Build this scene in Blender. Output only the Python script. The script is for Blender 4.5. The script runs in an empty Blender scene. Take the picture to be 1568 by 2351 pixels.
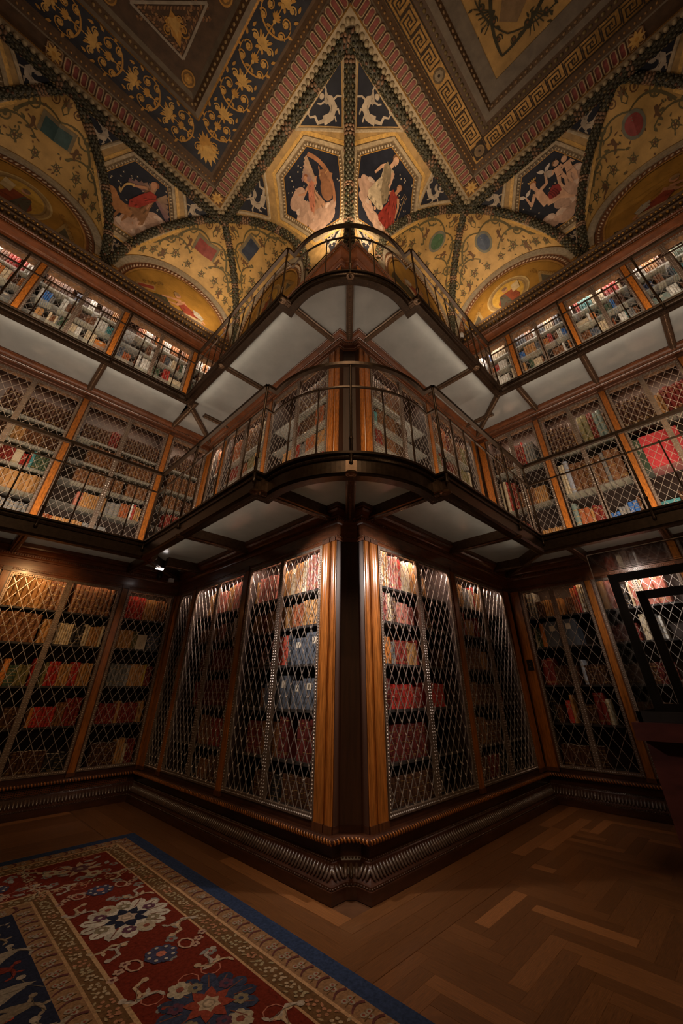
import bpy, bmesh, math, random
import numpy as np
from mathutils import Vector, Matrix, geometry

random.seed(7)
SC = bpy.context.scene
COL = SC.collection
PI = math.pi

# ------------------------------------------------------------------ camera
CAM = Vector((-2.4333, -2.3706, 1.171))
YAW, PITCH, ROLL, FPX, PPX, PPY = 0.7739, 0.5339, -0.0026, 849.3, 802.2, 1081.4
_f = Vector((math.cos(YAW) * math.cos(PITCH), math.sin(YAW) * math.cos(PITCH), math.sin(PITCH)))
_r = Vector((math.sin(YAW), -math.cos(YAW), 0))
_u = _r.cross(_f)
_r2 = _r * math.cos(ROLL) + _u * math.sin(ROLL)
_u2 = -_r * math.sin(ROLL) + _u * math.cos(ROLL)
cd = bpy.data.cameras.new('camera')
cam = bpy.data.objects.new('camera', cd)
COL.objects.link(cam)
cam.matrix_world = Matrix(((_r2.x, _u2.x, -_f.x, CAM.x), (_r2.y, _u2.y, -_f.y, CAM.y), (_r2.z, _u2.z, -_f.z, CAM.z), (0, 0, 0, 1)))
cd.sensor_fit = 'VERTICAL'
cd.sensor_height = 36.0
cd.lens = 36.0 * FPX / 2351.0
cd.shift_x = -(PPX - 784.0) / 2351.0
cd.shift_y = (PPY - 1175.5) / 2351.0
cd.clip_start = 0.02
cd.clip_end = 60
SC.camera = cam

# ------------------------------------------------------------------ world, exposure
wd = bpy.data.worlds.new('world')
SC.world = wd
wd.use_nodes = True
wd.node_tree.nodes['Background'].inputs[0].default_value = (0.9, 0.62, 0.42, 1)
wd.node_tree.nodes['Background'].inputs[1].default_value = 0.02
SC.view_settings.view_transform = 'Standard'
SC.view_settings.look = 'None'
SC.view_settings.exposure = 0.0
SC.view_settings.gamma = 1.0
SC.view_settings.use_curve_mapping = False
try:
    SC.cycles.max_bounces = 6
    SC.cycles.diffuse_bounces = 3
    SC.cycles.glossy_bounces = 3
    SC.cycles.transparent_max_bounces = 12
    SC.cycles.sample_clamp_indirect = 4.0
    SC.cycles.use_denoising = True
except Exception:
    pass


def lamp(kind, name, loc, power, col, target=None, **kw):
    ld = bpy.data.lights.new(name, kind)
    ld.energy = power
    ld.color = col
    for k, v in kw.items():
        setattr(ld, k, v)
    lo = bpy.data.objects.new(name, ld)
    COL.objects.link(lo)
    lo.location = loc
    if target is not None:
        lo.rotation_euler = (Vector(target) - Vector(loc)).to_track_quat('-Z', 'Y').to_euler()
    return lo


WARM = (1.0, 0.66, 0.36)
AMBER = (1.0, 0.55, 0.22)
COOL = (1.0, 0.86, 0.76)
# dimensions of the room (metres): corner block in X>0, Y>0; wall behind the rug Y=AL, wall behind the vitrine X=AR
AL, AR = 3.855, 3.5125
# spots on the upper cornice washing the painted vault
VW = (1.0, 0.74, 0.46)
lamp('SPOT', 'vault_spot', (-0.55, 0.35, 7.70), 150, VW, (-0.25, 0.35, 9.2), spot_size=2.2, spot_blend=1.0, shadow_soft_size=0.05)
lamp('SPOT', 'vault_spot', (0.35, -0.55, 7.70), 130, VW, (0.35, -0.25, 9.2), spot_size=2.2, spot_blend=1.0, shadow_soft_size=0.05)
lamp('SPOT', 'vault_spot', (-0.75, AL - 0.75, 7.9), 85, VW, (-1.3, AL - 0.2, 9.4), spot_size=2.5, spot_blend=1.0, shadow_soft_size=0.08)
lamp('SPOT', 'vault_spot', (AR - 0.75, -0.75, 7.9), 85, VW, (AR - 0.2, -1.3, 9.4), spot_size=2.5, spot_blend=1.0, shadow_soft_size=0.08)
# unseen fill added at mid-room to light the facades; spots under the lower balcony
lamp('AREA', 'room_fill', (-4.2, -4.2, 7.2), 95, WARM, (0, 0, 3.5), shape='DISK', size=2.0)
lamp('SPOT', 'balcony_spot', (-0.80, 0.75, 2.42), 100, COOL, (0.02, 0.30, 1.75), spot_size=1.72, spot_blend=1.0, shadow_soft_size=0.05)
lamp('SPOT', 'balcony_spot', (0.75, -0.80, 2.42), 100, COOL, (0.30, 0.02, 1.75), spot_size=1.72, spot_blend=1.0, shadow_soft_size=0.05)
lamp('AREA', 'low_fill', (-0.8, -4.8, 2.3), 6, WARM, (0, 0, 1.2), shape='DISK', size=0.6)  # added low fill behind the camera, no real fixture there
lamp('SPOT', 'balcony_spot', (-1.9, AL - 0.95, 2.60), 30, AMBER, (-1.9, AL, 1.95), spot_size=1.7, spot_blend=1.0, shadow_soft_size=0.05)
lamp('SPOT', 'balcony_spot', (AR - 0.85, -1.6, 2.60), 38, COOL, (AR, -1.7, 2.0), spot_size=1.7, spot_blend=1.0, shadow_soft_size=0.05)
lamp('SPOT', 'fill_spot', (-3.4, -2.2, 6.9), 130, WARM, (0.0, 1.2, 0.5), spot_size=0.9, spot_blend=1.0, shadow_soft_size=0.08)  # added fill spot from the front, not an actual fixture


def strip(name, a, b, z, power, col, inward):
    """lamp strip lying on a gallery floor just inside the railing, aimed up at the cases"""
    a, b = Vector((a[0], a[1], z)), Vector((b[0], b[1], z))
    xax = (b - a).normalized()
    zax = -(Vector((inward[0], inward[1], 0)) * (0.75 if z < 4 else 0.86) + Vector((0, 0, 0.66 if z < 4 else 0.52))).normalized()
    yax = zax.cross(xax).normalized()
    c = (a + b) / 2
    lo = lamp('AREA', name, c, power, col, None, shape='RECTANGLE', size=(b - a).length, size_y=0.03)
    lo.matrix_world = Matrix(((xax.x, yax.x, zax.x, c.x), (xax.y, yax.y, zax.y, c.y), (xax.z, yax.z, zax.z, c.z), (0, 0, 0, 1)))


GLC = (1.0, .78, .58)
for _z, _p in ((2.91, 1.75), (5.49, 1.7)):
    strip('gallery_lamp', (-0.86, 0.3), (-0.86, 2.8), _z, 14 * _p, GLC, (1, 0))
    strip('gallery_lamp', (0.3, -0.86), (2.5, -0.86), _z, 13 * _p, GLC, (0, 1))
    strip('gallery_lamp', (-4.6, AL - 0.86), (-1.0, AL - 0.86), _z, 22 * _p, GLC, (0, 1))
    strip('gallery_lamp', (AR - 0.86, -4.2), (AR - 0.86, -1.0), _z, 19 * _p, GLC, (1, 0))


# ------------------------------------------------------------------ materials
class NT:
    def __init__(s, name):
        s.m = bpy.data.materials.new(name)
        s.m.use_nodes = True
        s.t = s.m.node_tree
        s.b = s.t.nodes['Principled BSDF']

    def n(s, typ, **kw):
        nd = s.t.nodes.new(typ)
        for k, v in kw.items():
            setattr(nd, k, v)
        return nd

    def l(s, a, b):
        s.t.links.new(a, b)

    def tex(s, scale, typ='Object', stretch=None):
        tc = s.n('ShaderNodeTexCoord')
        out = tc.outputs[typ]
        if stretch:
            mp = s.n('ShaderNodeMapping')
            mp.inputs['Scale'].default_value = stretch
            s.l(out, mp.inputs[0])
            out = mp.outputs[0]
        return out

    def noise(s, scale, detail=4, stretch=None, rough=0.6):
        nz = s.n('ShaderNodeTexNoise')
        nz.inputs['Scale'].default_value = scale
        nz.inputs['Detail'].default_value = detail
        nz.inputs['Roughness'].default_value = rough
        s.l(s.tex(1, 'Object', stretch), nz.inputs['Vector'])
        return nz.outputs['Fac']

    def ramp(s, fac, stops):
        r = s.n('ShaderNodeValToRGB')
        els = r.color_ramp.elements
        while len(els) < len(stops):
            els.new(0.5)
        for e, (p, c) in zip(els, stops):
            e.position = p
            e.color = (c[0], c[1], c[2], 1)
        s.l(fac, r.inputs[0])
        return r.outputs[0]

    def mul(s, a, b, fac=1.0, mode='MULTIPLY'):
        mx = s.n('ShaderNodeMix', data_type='RGBA', blend_type=mode)
        mx.inputs[0].default_value = fac
        s.l(a, mx.inputs[6])
        s.l(b, mx.inputs[7])
        return mx.outputs[2]

    def bump(s, fac, strength, dist=0.01):
        bp = s.n('ShaderNodeBump')
        bp.inputs['Strength'].default_value = strength
        bp.inputs['Distance'].default_value = dist
        s.l(fac, bp.inputs['Height'])
        s.l(bp.outputs[0], s.b.inputs['Normal'])

    def set(s, rough=0.5, metal=0.0, coat=0.0, spec=0.5):
        s.b.inputs['Roughness'].default_value = rough
        s.b.inputs['Metallic'].default_value = metal
        s.b.inputs['Coat Weight'].default_value = coat
        s.b.inputs['Coat Roughness'].default_value = 0.15
        s.b.inputs['Specular IOR Level'].default_value = spec
        return s.m


def sc(c, k):
    return (c[0] * k, c[1] * k, c[2] * k)


def mat_noise(name, c, k0=0.7, k1=1.25, scale=12, stretch=None, rough=0.5, metal=0.0, coat=0.0, spec=0.5, bump=0.0, detail=4):
    t = NT(name)
    f = t.noise(scale, detail, stretch)
    t.l(t.ramp(f, [(0.3, sc(c, k0)), (0.7, sc(c, k1))]), t.b.inputs['Base Color'])
    if bump:
        t.bump(f, bump)
    return t.set(rough, metal, coat, spec)


def mat_vcol(name, rough=0.7, metal=0.0, spec=0.3, scale=25, amt=(0.75, 1.15), obj=False, bump=0.0, coat=0.0, stretch=None):
    t = NT(name)
    f = t.noise(scale, 5, stretch)
    if obj:
        src = t.n('ShaderNodeObjectInfo').outputs['Color']
    else:
        a = t.n('ShaderNodeAttribute')
        a.attribute_name = 'Col'
        src = a.outputs['Color']
    rp = t.ramp(f, [(0.3, (amt[0],) * 3), (0.7, (amt[1],) * 3)])
    t.l(t.mul(src, rp), t.b.inputs['Base Color'])
    if bump:
        t.bump(f, bump)
    return t.set(rough, metal, coat, spec)


M = {}
M['wood'] = mat_noise('mahogany', (0.105, 0.036, 0.013), 0.55, 1.35, 6, (6, 6, 0.5), 0.33, coat=0.35)
M['wood_h'] = mat_noise('mahogany_moulding', (0.165, 0.052, 0.018), 0.6, 1.35, 7, (1, 1, 5), 0.3, coat=0.35)
M['burl'] = mat_noise('burl_veneer', (0.42, 0.135, 0.022), 0.45, 1.4, 26, (2.2, 2.2, 0.8), 0.28, coat=0.5, detail=8)
M['burl_low'] = mat_noise('walnut_pilaster', (0.34, 0.112, 0.02), 0.5, 1.4, 16, (4, 4, 0.4), 0.28, coat=0.5, detail=7)
M['plinth'] = mat_noise('dark_plinth_wood', (0.05, 0.017, 0.008), 0.6, 1.4, 5, (1, 1, 6), 0.3, coat=0.3)
M['carved'] = mat_noise('carved_walnut', (0.085, 0.05, 0.036), 0.6, 1.4, 20, None, 0.3, coat=0.4)
M['bronze'] = mat_noise('dark_bronze', (0.052, 0.031, 0.018), 0.7, 1.3, 20, None, 0.36, metal=0.55)
M['beam_metal'] = mat_noise('chased_bronze', (0.13, 0.08, 0.05), 0.7, 1.3, 30, None, 0.33, metal=0.6)
M['bronze_l'] = mat_noise('worn_bronze', (0.24, 0.15, 0.09), 0.7, 1.3, 30, None, 0.36, metal=0.6)
M['lattice'] = mat_noise('lattice_wire', (0.60, 0.53, 0.48), 0.7, 1.2, 30, None, 0.35, metal=0.75)
M['door'] = mat_noise('door_frame_metal', (0.27, 0.20, 0.155), 0.7, 1.25, 30, None, 0.38, metal=0.6)
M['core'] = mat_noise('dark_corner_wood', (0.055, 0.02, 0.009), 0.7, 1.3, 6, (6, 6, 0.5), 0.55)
M['frieze'] = mat_noise('tooled_leather_frieze', (0.46, 0.26, 0.14), 0.6, 1.25, 18, None, 0.5)
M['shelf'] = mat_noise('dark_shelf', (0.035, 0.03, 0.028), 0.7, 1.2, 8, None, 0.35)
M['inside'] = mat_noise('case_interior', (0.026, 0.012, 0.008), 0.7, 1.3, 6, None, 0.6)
M['gilt'] = mat_noise('gilding', (0.42, 0.23, 0.065), 0.55, 1.3, 22, None, 0.38, metal=0.55)
M['gilt_band'] = mat_noise('book_gilding', (0.5, 0.33, 0.12), 0.7, 1.2, 40, None, 0.4, metal=0.35)
M['page'] = mat_noise('paper', (0.62, 0.54, 0.42), 0.85, 1.1, 60, (1, 1, 1), 0.85)
M['leather'] = mat_vcol('book_leather', 0.42, spec=0.45, scale=20, amt=(0.7, 1.2), obj=True)
M['books'] = mat_vcol('book_covers', 0.45, spec=0.4, scale=20, amt=(0.7, 1.2))
M['paint'] = mat_vcol('fresco_paint', 0.62, spec=0.3, scale=9, amt=(0.72, 1.15))
M['relief'] = mat_vcol('painted_relief', 0.45, spec=0.4, scale=20, amt=(0.65, 1.2))
M['ochre'] = mat_noise('ochre_fresco', (0.46, 0.275, 0.085), 0.65, 1.2, 3.5, None, 0.6, detail=8)
M['ochre_d'] = mat_noise('golden_lunette', (0.34, 0.175, 0.03), 0.7, 1.2, 4, None, 0.6, detail=8)
M['cream'] = mat_noise('cream_stucco', (0.36, 0.275, 0.175), 0.7, 1.15, 12, None, 0.6)
M['gilt_plaster'] = mat_noise('gilded_plaster', (0.38, 0.235, 0.09), 0.65, 1.2, 9, None, 0.55)
M['grey'] = mat_noise('grey_stucco', (0.17, 0.135, 0.10), 0.75, 1.15, 8, None, 0.6)
M['garland'] = mat_noise('garland_ground', (0.060, 0.052, 0.034), 0.5, 1.4, 18, None, 0.6)
M['navy'] = mat_noise('midnight_blue', (0.015, 0.016, 0.026), 0.7, 1.5, 9, None, 0.55)
M['ceil_dark'] = mat_noise('ceiling_brown', (0.085, 0.046, 0.022), 0.7, 1.3, 9, None, 0.6)
M['rug'] = mat_vcol('rug_pile', 0.95, spec=0.05, scale=60, amt=(0.6, 1.25), bump=0.25)
M['plank'] = mat_vcol('oak_parquet', 0.30, spec=0.4, obj=True, scale=3, amt=(0.5, 1.5), coat=0.25, stretch=(2.2, 9, 1))
M['plank2'] = mat_vcol('oak_parquet_far', 0.32, spec=0.4, scale=14, amt=(0.65, 1.25), coat=0.2)
M['floor'] = mat_noise('floor_bed', (0.11, 0.045, 0.017), 0.7, 1.2, 8, None, 0.5)
M['white'] = mat_noise('white_plastic', (0.6, 0.6, 0.6), 0.9, 1.1, 8, None, 0.4)
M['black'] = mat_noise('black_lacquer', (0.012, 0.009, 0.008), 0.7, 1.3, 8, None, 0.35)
M['table'] = mat_noise('vitrine_mahogany', (0.05, 0.012, 0.009), 0.7, 1.3, 5, (1, 1, 3), 0.35, coat=0.2)


def mat_frost():
    t = NT('frosted_floor_glass')
    f = t.noise(5, 8)
    t.l(t.ramp(f, [(0.3, (0.37, 0.38, 0.38)), (0.7, (0.50, 0.51, 0.50))]), t.b.inputs['Base Color'])
    f2 = t.noise(90, 3)
    t.bump(f2, 0.06, 0.004)
    t.set(0.16, 0, 0.9, 0.6)
    tr = t.n('ShaderNodeBsdfTranslucent')
    tr.inputs[0].default_value = (0.58, 0.60, 0.59, 1)
    mx = t.n('ShaderNodeMixShader')
    mx.inputs[0].default_value = 0.38
    t.l(t.b.outputs[0], mx.inputs[1])
    t.l(tr.outputs[0], mx.inputs[2])
    t.l(mx.outputs[0], t.t.nodes['Material Output'].inputs[0])
    return t.m


def mat_clear(name, tint, refl):
    t = NT(name)
    tp = t.n('ShaderNodeBsdfTransparent')
    tp.inputs[0].default_value = (*tint, 1)
    gl = t.n('ShaderNodeBsdfGlossy')
    gl.inputs['Roughness'].default_value = 0.03
    fr = t.n('ShaderNodeFresnel')
    fr.inputs[0].default_value = 1.35
    mt = t.n('ShaderNodeMath', operation='MULTIPLY')
    mt.inputs[1].default_value = refl
    t.l(fr.outputs[0], mt.inputs[0])
    mx = t.n('ShaderNodeMixShader')
    t.l(mt.outputs[0], mx.inputs[0])
    t.l(tp.outputs[0], mx.inputs[1])
    t.l(gl.outputs[0], mx.inputs[2])
    t.l(mx.outputs[0], t.t.nodes['Material Output'].inputs[0])
    return t.m


def mat_emit(name, c, k):
    t = NT(name)
    t.b.inputs['Emission Color'].default_value = (*c, 1)
    t.b.inputs['Emission Strength'].default_value = k
    return t.m


def mat_shelf():
    t = NT('pale_glass_shelf')
    t.b.inputs['Base Color'].default_value = (0.76, 0.73, 0.67, 1)
    t.set(0.2, 0, 0.3, 0.5)
    tr = t.n('ShaderNodeBsdfTranslucent')
    tr.inputs[0].default_value = (0.84, 0.82, 0.76, 1)
    tp = t.n('ShaderNodeBsdfTransparent')
    tp.inputs[0].default_value = (0.92, 0.94, 0.92, 1)
    m1 = t.n('ShaderNodeMixShader'); m1.inputs[0].default_value = 0.5
    t.l(t.b.outputs[0], m1.inputs[1]); t.l(tr.outputs[0], m1.inputs[2])
    m2 = t.n('ShaderNodeMixShader'); m2.inputs[0].default_value = 0.76
    t.l(m1.outputs[0], m2.inputs[1]); t.l(tp.outputs[0], m2.inputs[2])
    t.l(m2.outputs[0], t.t.nodes['Material Output'].inputs[0])
    return t.m


M['frost'] = mat_frost()
M['clear'] = mat_clear('vitrine_glass', (0.985, 0.988, 0.985), 0.8)
M['gshelf'] = mat_shelf()
M['lit'] = mat_emit('lamp_glow', (1.0, 0.9, 0.85), 6.0)


# ------------------------------------------------------------------ mesh builder
class MB:
    def __init__(s):
        s.v, s.f, s.m, s.c = [], [], [], []
        s.mats = []
        s.col = (1, 1, 1)
        s.mi = 0
        s.T = None

    def use(s, m):
        if m not in s.mats:
            s.mats.append(m)
        s.mi = s.mats.index(m)
        return s

    def add(s, vs, fs, col=None):
        o = len(s.v)
        s.v.extend(s.T(*p) for p in vs) if s.T else s.v.extend(vs)
        c = col or s.col
        for f in fs:
            s.f.append([i + o for i in f])
            s.m.append(s.mi)
            s.c.append(c)

    def box(s, x0, x1, y0, y1, z0, z1, col=None):
        s.add([(x, y, z) for x in (x0, x1) for y in (y0, y1) for z in (z0, z1)],
              [(0, 1, 3, 2), (4, 6, 7, 5), (0, 4, 5, 1), (2, 3, 7, 6), (0, 2, 6, 4), (1, 5, 7, 3)], col)

    def tube(s, pts, r, seg=6, col=None, caps=True, rs=None):
        pts = [Vector(p) for p in pts]
        vs, fs = [], []
        n = len(pts)
        for i, p in enumerate(pts):
            d = (pts[min(i + 1, n - 1)] - pts[max(i - 1, 0)]).normalized()
            a = Vector((0, 0, 1)) if abs(d.z) < 0.9 else Vector((1, 0, 0))
            x = d.cross(a).normalized()
            y = d.cross(x)
            rr = rs[i] if rs else r
            for k in range(seg):
                t = 2 * PI * (k + 0.5) / seg
                vs.append(tuple(p + x * (rr * math.cos(t)) + y * (rr * math.sin(t))))
        for i in range(n - 1):
            for k in range(seg):
                k2 = (k + 1) % seg
                fs.append((i * seg + k, i * seg + k2, (i + 1) * seg + k2, (i + 1) * seg + k))
        if caps:
            fs.append(tuple(range(seg)))
            fs.append(tuple(range((n - 1) * seg, n * seg)))
        s.add(vs, fs, col)

    def bar(s, a, b, w, h, up=(0, 0, 1), col=None):
        a, b = Vector(a), Vector(b)
        d = (b - a).normalized()
        x = d.cross(Vector(up)).normalized() * (w / 2)
        y = x.cross(d).normalized() * (h / 2)
        vs = [tuple(p + sx * x + sy * y) for p in (a, b) for sx, sy in ((-1, -1), (1, -1), (1, 1), (-1, 1))]
        s.add(vs, [(0, 1, 2, 3), (4, 7, 6, 5), (0, 4, 5, 1), (1, 5, 6, 2), (2, 6, 7, 3), (3, 7, 4, 0)], col)

    def blob(s, p, a, b, c, ax=None, col=None, n=5, k=3):
        """low ellipsoid at p with half axes a (along ax[0]), b, c"""
        p = Vector(p)
        X, Y, Z = ax if ax else (Vector((1, 0, 0)), Vector((0, 1, 0)), Vector((0, 0, 1)))
        vs, fs = [tuple(p + Z * c)], []
        for i in range(1, k):
            t = PI * i / k
            for j in range(n):
                q = 2 * PI * j / n
                vs.append(tuple(p + X * (a * math.sin(t) * math.cos(q)) + Y * (b * math.sin(t) * math.sin(q)) + Z * (c * math.cos(t))))
        vs.append(tuple(p - Z * c))
        for j in range(n):
            j2 = (j + 1) % n
            fs.append((0, 1 + j, 1 + j2))
            for i in range(k - 2):
                fs.append((1 + i * n + j, 1 + (i + 1) * n + j, 1 + (i + 1) * n + j2, 1 + i * n + j2))
            fs.append((len(vs) - 1, 1 + (k - 2) * n + j2, 1 + (k - 2) * n + j))
        s.add(vs, fs, col)

    def sweep(s, path, prof, closed=False, col=None):
        """profile [(n,z)] along a plan polyline, n = distance to the right-hand side"""
        off = offsets(path, closed)
        vs, fs = [], []
        m = len(prof)
        for (x, y), (ox, oy) in zip(path, off):
            for n, z in prof:
                vs.append((x + ox * n, y + oy * n, z))
        cnt = len(path)
        for i in range(cnt if closed else cnt - 1):
            i2 = (i + 1) % cnt
            for k in range(m - 1):
                fs.append((i * m + k, i2 * m + k, i2 * m + k + 1, i * m + k + 1))
        s.add(vs, fs, col)

    def prism(s, poly, z0, z1, col=None):
        n = len(poly)
        vs = [(x, y, z0) for x, y in poly] + [(x, y, z1) for x, y in poly]
        s.add(vs, [tuple(range(n)), tuple(range(2 * n - 1, n - 1, -1))] + [(i, (i + 1) % n, (i + 1) % n + n, i + n) for i in range(n)], col)

    def lathe(s, p, prof, seg=10, col=None):
        vs, fs = [], []
        for r, z in prof:
            for k in range(seg):
                t = 2 * PI * k / seg
                vs.append((p[0] + r * math.cos(t), p[1] + r * math.sin(t), p[2] + z))
        for i in range(len(prof) - 1):
            for k in range(seg):
                k2 = (k + 1) % seg
                fs.append((i * seg + k, i * seg + k2, (i + 1) * seg + k2, (i + 1) * seg + k))
        fs += [tuple(range(seg)), tuple(range((len(prof) - 1) * seg, len(prof) * seg))]
        s.add(vs, fs, col)

    def mesh(s, name, mat=None, org=(0, 0, 0), smooth=False):
        me = bpy.data.meshes.new(name)
        V = np.array(s.v, dtype=np.float64).reshape(-1, 3) - np.array(org)
        me.from_pydata(V.tolist(), [], s.f)
        mats = s.mats if s.mats else [mat]
        for m in mats:
            me.materials.append(M[m] if isinstance(m, str) else m)
        if len(mats) > 1:
            me.polygons.foreach_set('material_index', s.m)
        if any(c != (1, 1, 1) for c in s.c):
            at = me.attributes.new('Col', 'FLOAT_COLOR', 'FACE')
            at.data.foreach_set('color', np.array([(c[0], c[1], c[2], 1.0) for c in s.c], dtype=np.float32).ravel())
        if smooth:
            me.polygons.foreach_set('use_smooth', [True] * len(me.polygons))
        me.update()
        return me

    def build(s, name, mat=None, parent=None, kind=None, label=None, cat=None, group=None, smooth=False, org=None):
        base = wloc(parent) if parent is not None else (org or (0, 0, 0))
        me = s.mesh(name, mat, base, smooth)
        o = bpy.data.objects.new(name, me)
        COL.objects.link(o)
        if parent is not None:
            o.parent = parent
        else:
            o.location = base
        tag(o, label, cat, group, kind)
        return o


def wloc(o):
    p = Vector((0, 0, 0))
    while o is not None:
        p += o.location
        o = o.parent
    return tuple(p)


def tag(o, label=None, cat=None, group=None, kind=None):
    if label: o['label'] = label
    if cat: o['category'] = cat
    if group: o['group'] = group
    if kind: o['kind'] = kind
    return o


def thing(name, loc, label, cat, group=None, kind=None):
    o = bpy.data.objects.new(name, None)
    COL.objects.link(o)
    o.location = loc
    o.empty_display_size = 0.1
    return tag(o, label, cat, group, kind)


def offsets(path, closed=False):
    n = len(path)
    out = []
    for i in range(n):
        ns = []
        for a, b in ((i - 1, i), (i, i + 1)):
            if not closed and (a < 0 or b >= n):
                continue
            p, q = path[a % n], path[b % n]
            dx, dy = q[0] - p[0], q[1] - p[1]
            l = math.hypot(dx, dy) or 1
            ns.append((dy / l, -dx / l))
        if len(ns) == 1:
            out.append(ns[0])
        else:
            k = 1 + ns[0][0] * ns[1][0] + ns[0][1] * ns[1][1]
            out.append(((ns[0][0] + ns[1][0]) / k, (ns[0][1] + ns[1][1]) / k))
    return out


def off_path(path, d, closed=False):
    return [(x + ox * d, y + oy * d) for (x, y), (ox, oy) in zip(path, offsets(path, closed))]


def along(path, step, start=0.0):
    """points every step along a plan polyline: (x, y, tangent, right normal)"""
    out = []
    for (x0, y0), (x1, y1) in zip(path, path[1:]):
        l = math.hypot(x1 - x0, y1 - y0)
        n = max(1, int(round(l / step)))
        for i in range(n):
            t = (i + 0.5) / n
            dx, dy = (x1 - x0) / l, (y1 - y0) / l
            out.append((x0 + (x1 - x0) * t, y0 + (y1 - y0) * t, (dx, dy), (dy, -dx)))
    return out


# ------------------------------------------------------------------ walls and their frames
E_, S_ = 0.18, 0.07
FAR = -6.4
ROOM = [(FAR, AL), (0, AL), (0, E_), (S_, E_), (E_, S_), (E_, 0), (AR, 0), (AR, FAR)]


class Wall:
    def __init__(s, key, f, nrm, udir, rot):
        s.key, s.f, s.n, s.u, s.rot = key, f, Vector(nrm), Vector(udir), rot


W = {
    'L': Wall('L', lambda u, n, z: (-n, u, z), (-1, 0, 0), (0, 1, 0), PI / 2),
    'R': Wall('R', lambda u, n, z: (u, -n, z), (0, -1, 0), (1, 0, 0), PI),
    'WL': Wall('WL', lambda u, n, z: (-u, AL - n, z), (0, -1, 0), (-1, 0, 0), PI),
    'WR': Wall('WR', lambda u, n, z: (AR - n, -u, z), (-1, 0, 0), (0, -1, 0), PI / 2),
}
Z1 = (0.34, 2.45)      # lattice bottom / top, ground tier
Z2 = (3.00, 5.2165)
Z3 = (5.60, 7.43)
B1, B2 = 2.88, 5.46    # balcony floor levels
ZS, HC, DV = 8.10, 10.05, 1.37   # vault springing, flat ceiling, vault depth

# shell behind the cases
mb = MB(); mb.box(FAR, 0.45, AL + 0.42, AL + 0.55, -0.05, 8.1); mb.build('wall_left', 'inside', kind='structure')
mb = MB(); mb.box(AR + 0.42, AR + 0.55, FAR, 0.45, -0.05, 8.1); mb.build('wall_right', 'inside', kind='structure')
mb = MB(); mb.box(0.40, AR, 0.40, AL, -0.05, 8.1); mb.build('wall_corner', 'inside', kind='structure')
mb = MB(); mb.box(FAR - 0.2, AR + 0.6, FAR - 0.2, AL + 0.6, -0.16, -0.004); FLOOR = mb.build('floor', 'floor', kind='structure')
mb = MB(); mb.box(FAR - 0.35, FAR - 0.2, FAR - 0.2, AL + 0.6, -0.1, 10.2); mb.build('wall_back', 'inside', kind='structure')
mb = MB(); mb.box(FAR - 0.2, AR + 0.6, FAR - 0.35, FAR - 0.2, -0.1, 10.2); mb.build('wall_front', 'inside', kind='structure')


# ------------------------------------------------------------------ mouldings running round the room
def moulding(name, prof, mat, extra=None):
    mb = MB()
    mb.sweep(ROOM, prof)
    o = mb.build(name, mat, kind='structure')
    return o


VIEW = [(-5.2, AL), (0, AL), (0, E_), (S_, E_), (E_, S_), (E_, 0), (AR, 0), (AR, -4.6)]


def bead_run(parent, name, n, z, step, dims, mat, twist=0.0, col=None, tilt=0.0, nn=6, kk=4, view=None):
    """carved beads along the room's mouldings; dims = half sizes along, out, up"""
    mb = MB()
    p = off_path(view or VIEW, n)
    for x, y, (tx, ty), (nx, ny) in along(p, step):
        T, N, U = Vector((tx, ty, 0)), Vector((nx, ny, 0)), Vector((0, 0, 1))
        if twist:
            A = (T * math.cos(twist) + U * math.sin(twist))
            U2 = (U * math.cos(twist) - T * math.sin(twist))
        else:
            A, U2 = T, U
        if tilt:
            U2, N = U2 * math.cos(tilt) + N * math.sin(tilt), N * math.cos(tilt) - U2 * math.sin(tilt)
        mb.blob((x, y, z), dims[0], dims[1], dims[2], (A, N, U2), col or (1, 1, 1), nn, kk)
    return mb.build(name, mat, parent, kind='stuff', smooth=True)


t = moulding('baseboard_1', [(-0.05, 0.338), (0.004, 0.338), (0.004, 0.296), (0.045, 0.295), (0.062, 0.285), (0.066, 0.272), (0.055, 0.258), (0.02, 0.25), (0.012, 0.24), (0.012, 0.185), (0.022, 0.18), (0.026, 0.172),
                             (0.032, 0.165), (0.04, 0.135), (0.055, 0.105), (0.08, 0.085), (0.092, 0.078), (0.094, 0.062), (0.104, 0.06), (0.106, 0.0)], 'plinth')
bead_run(t, 'rope_moulding', 0.056, 0.272, 0.030, (0.011, 0.016, 0.02), 'burl_low', twist=0.5)
bead_run(t, 'leaf_moulding', 0.052, 0.124, 0.034, (0.0155, 0.011, 0.047), 'carved', tilt=-0.72)
bead_run(t, 'bead_moulding', 0.026, 0.177, 0.022, (0.008, 0.006, 0.006), 'carved', nn=4, kk=3)
bead_run(t, 'bead_moulding', 0.095, 0.068, 0.024, (0.008, 0.006, 0.006), 'carved', nn=4, kk=3)


def cornice(name, z, k=1.0):
    t = moulding(name, [(0.0, z), (0.016, z), (0.016, z + 0.025), (0.024, z + 0.03), (0.024, z + 0.05), (0.02, z + 0.055), (0.02, z + 0.16 * k), (0.03, z + 0.165 * k), (0.034, z + 0.18 * k), (0.045, z + 0.195 * k), (0.045, z + 0.225 * k),
                        (0.06, z + 0.235 * k), (0.066, z + 0.25 * k), (0.09, z + 0.275 * k), (0.118, z + 0.285 * k), (0.122, z + 0.30 * k), (0.13, z + 0.305 * k), (0.13, z + 0.35 * k), (-0.1, z + 0.35 * k)], 'wood_h')
    return t


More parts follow.
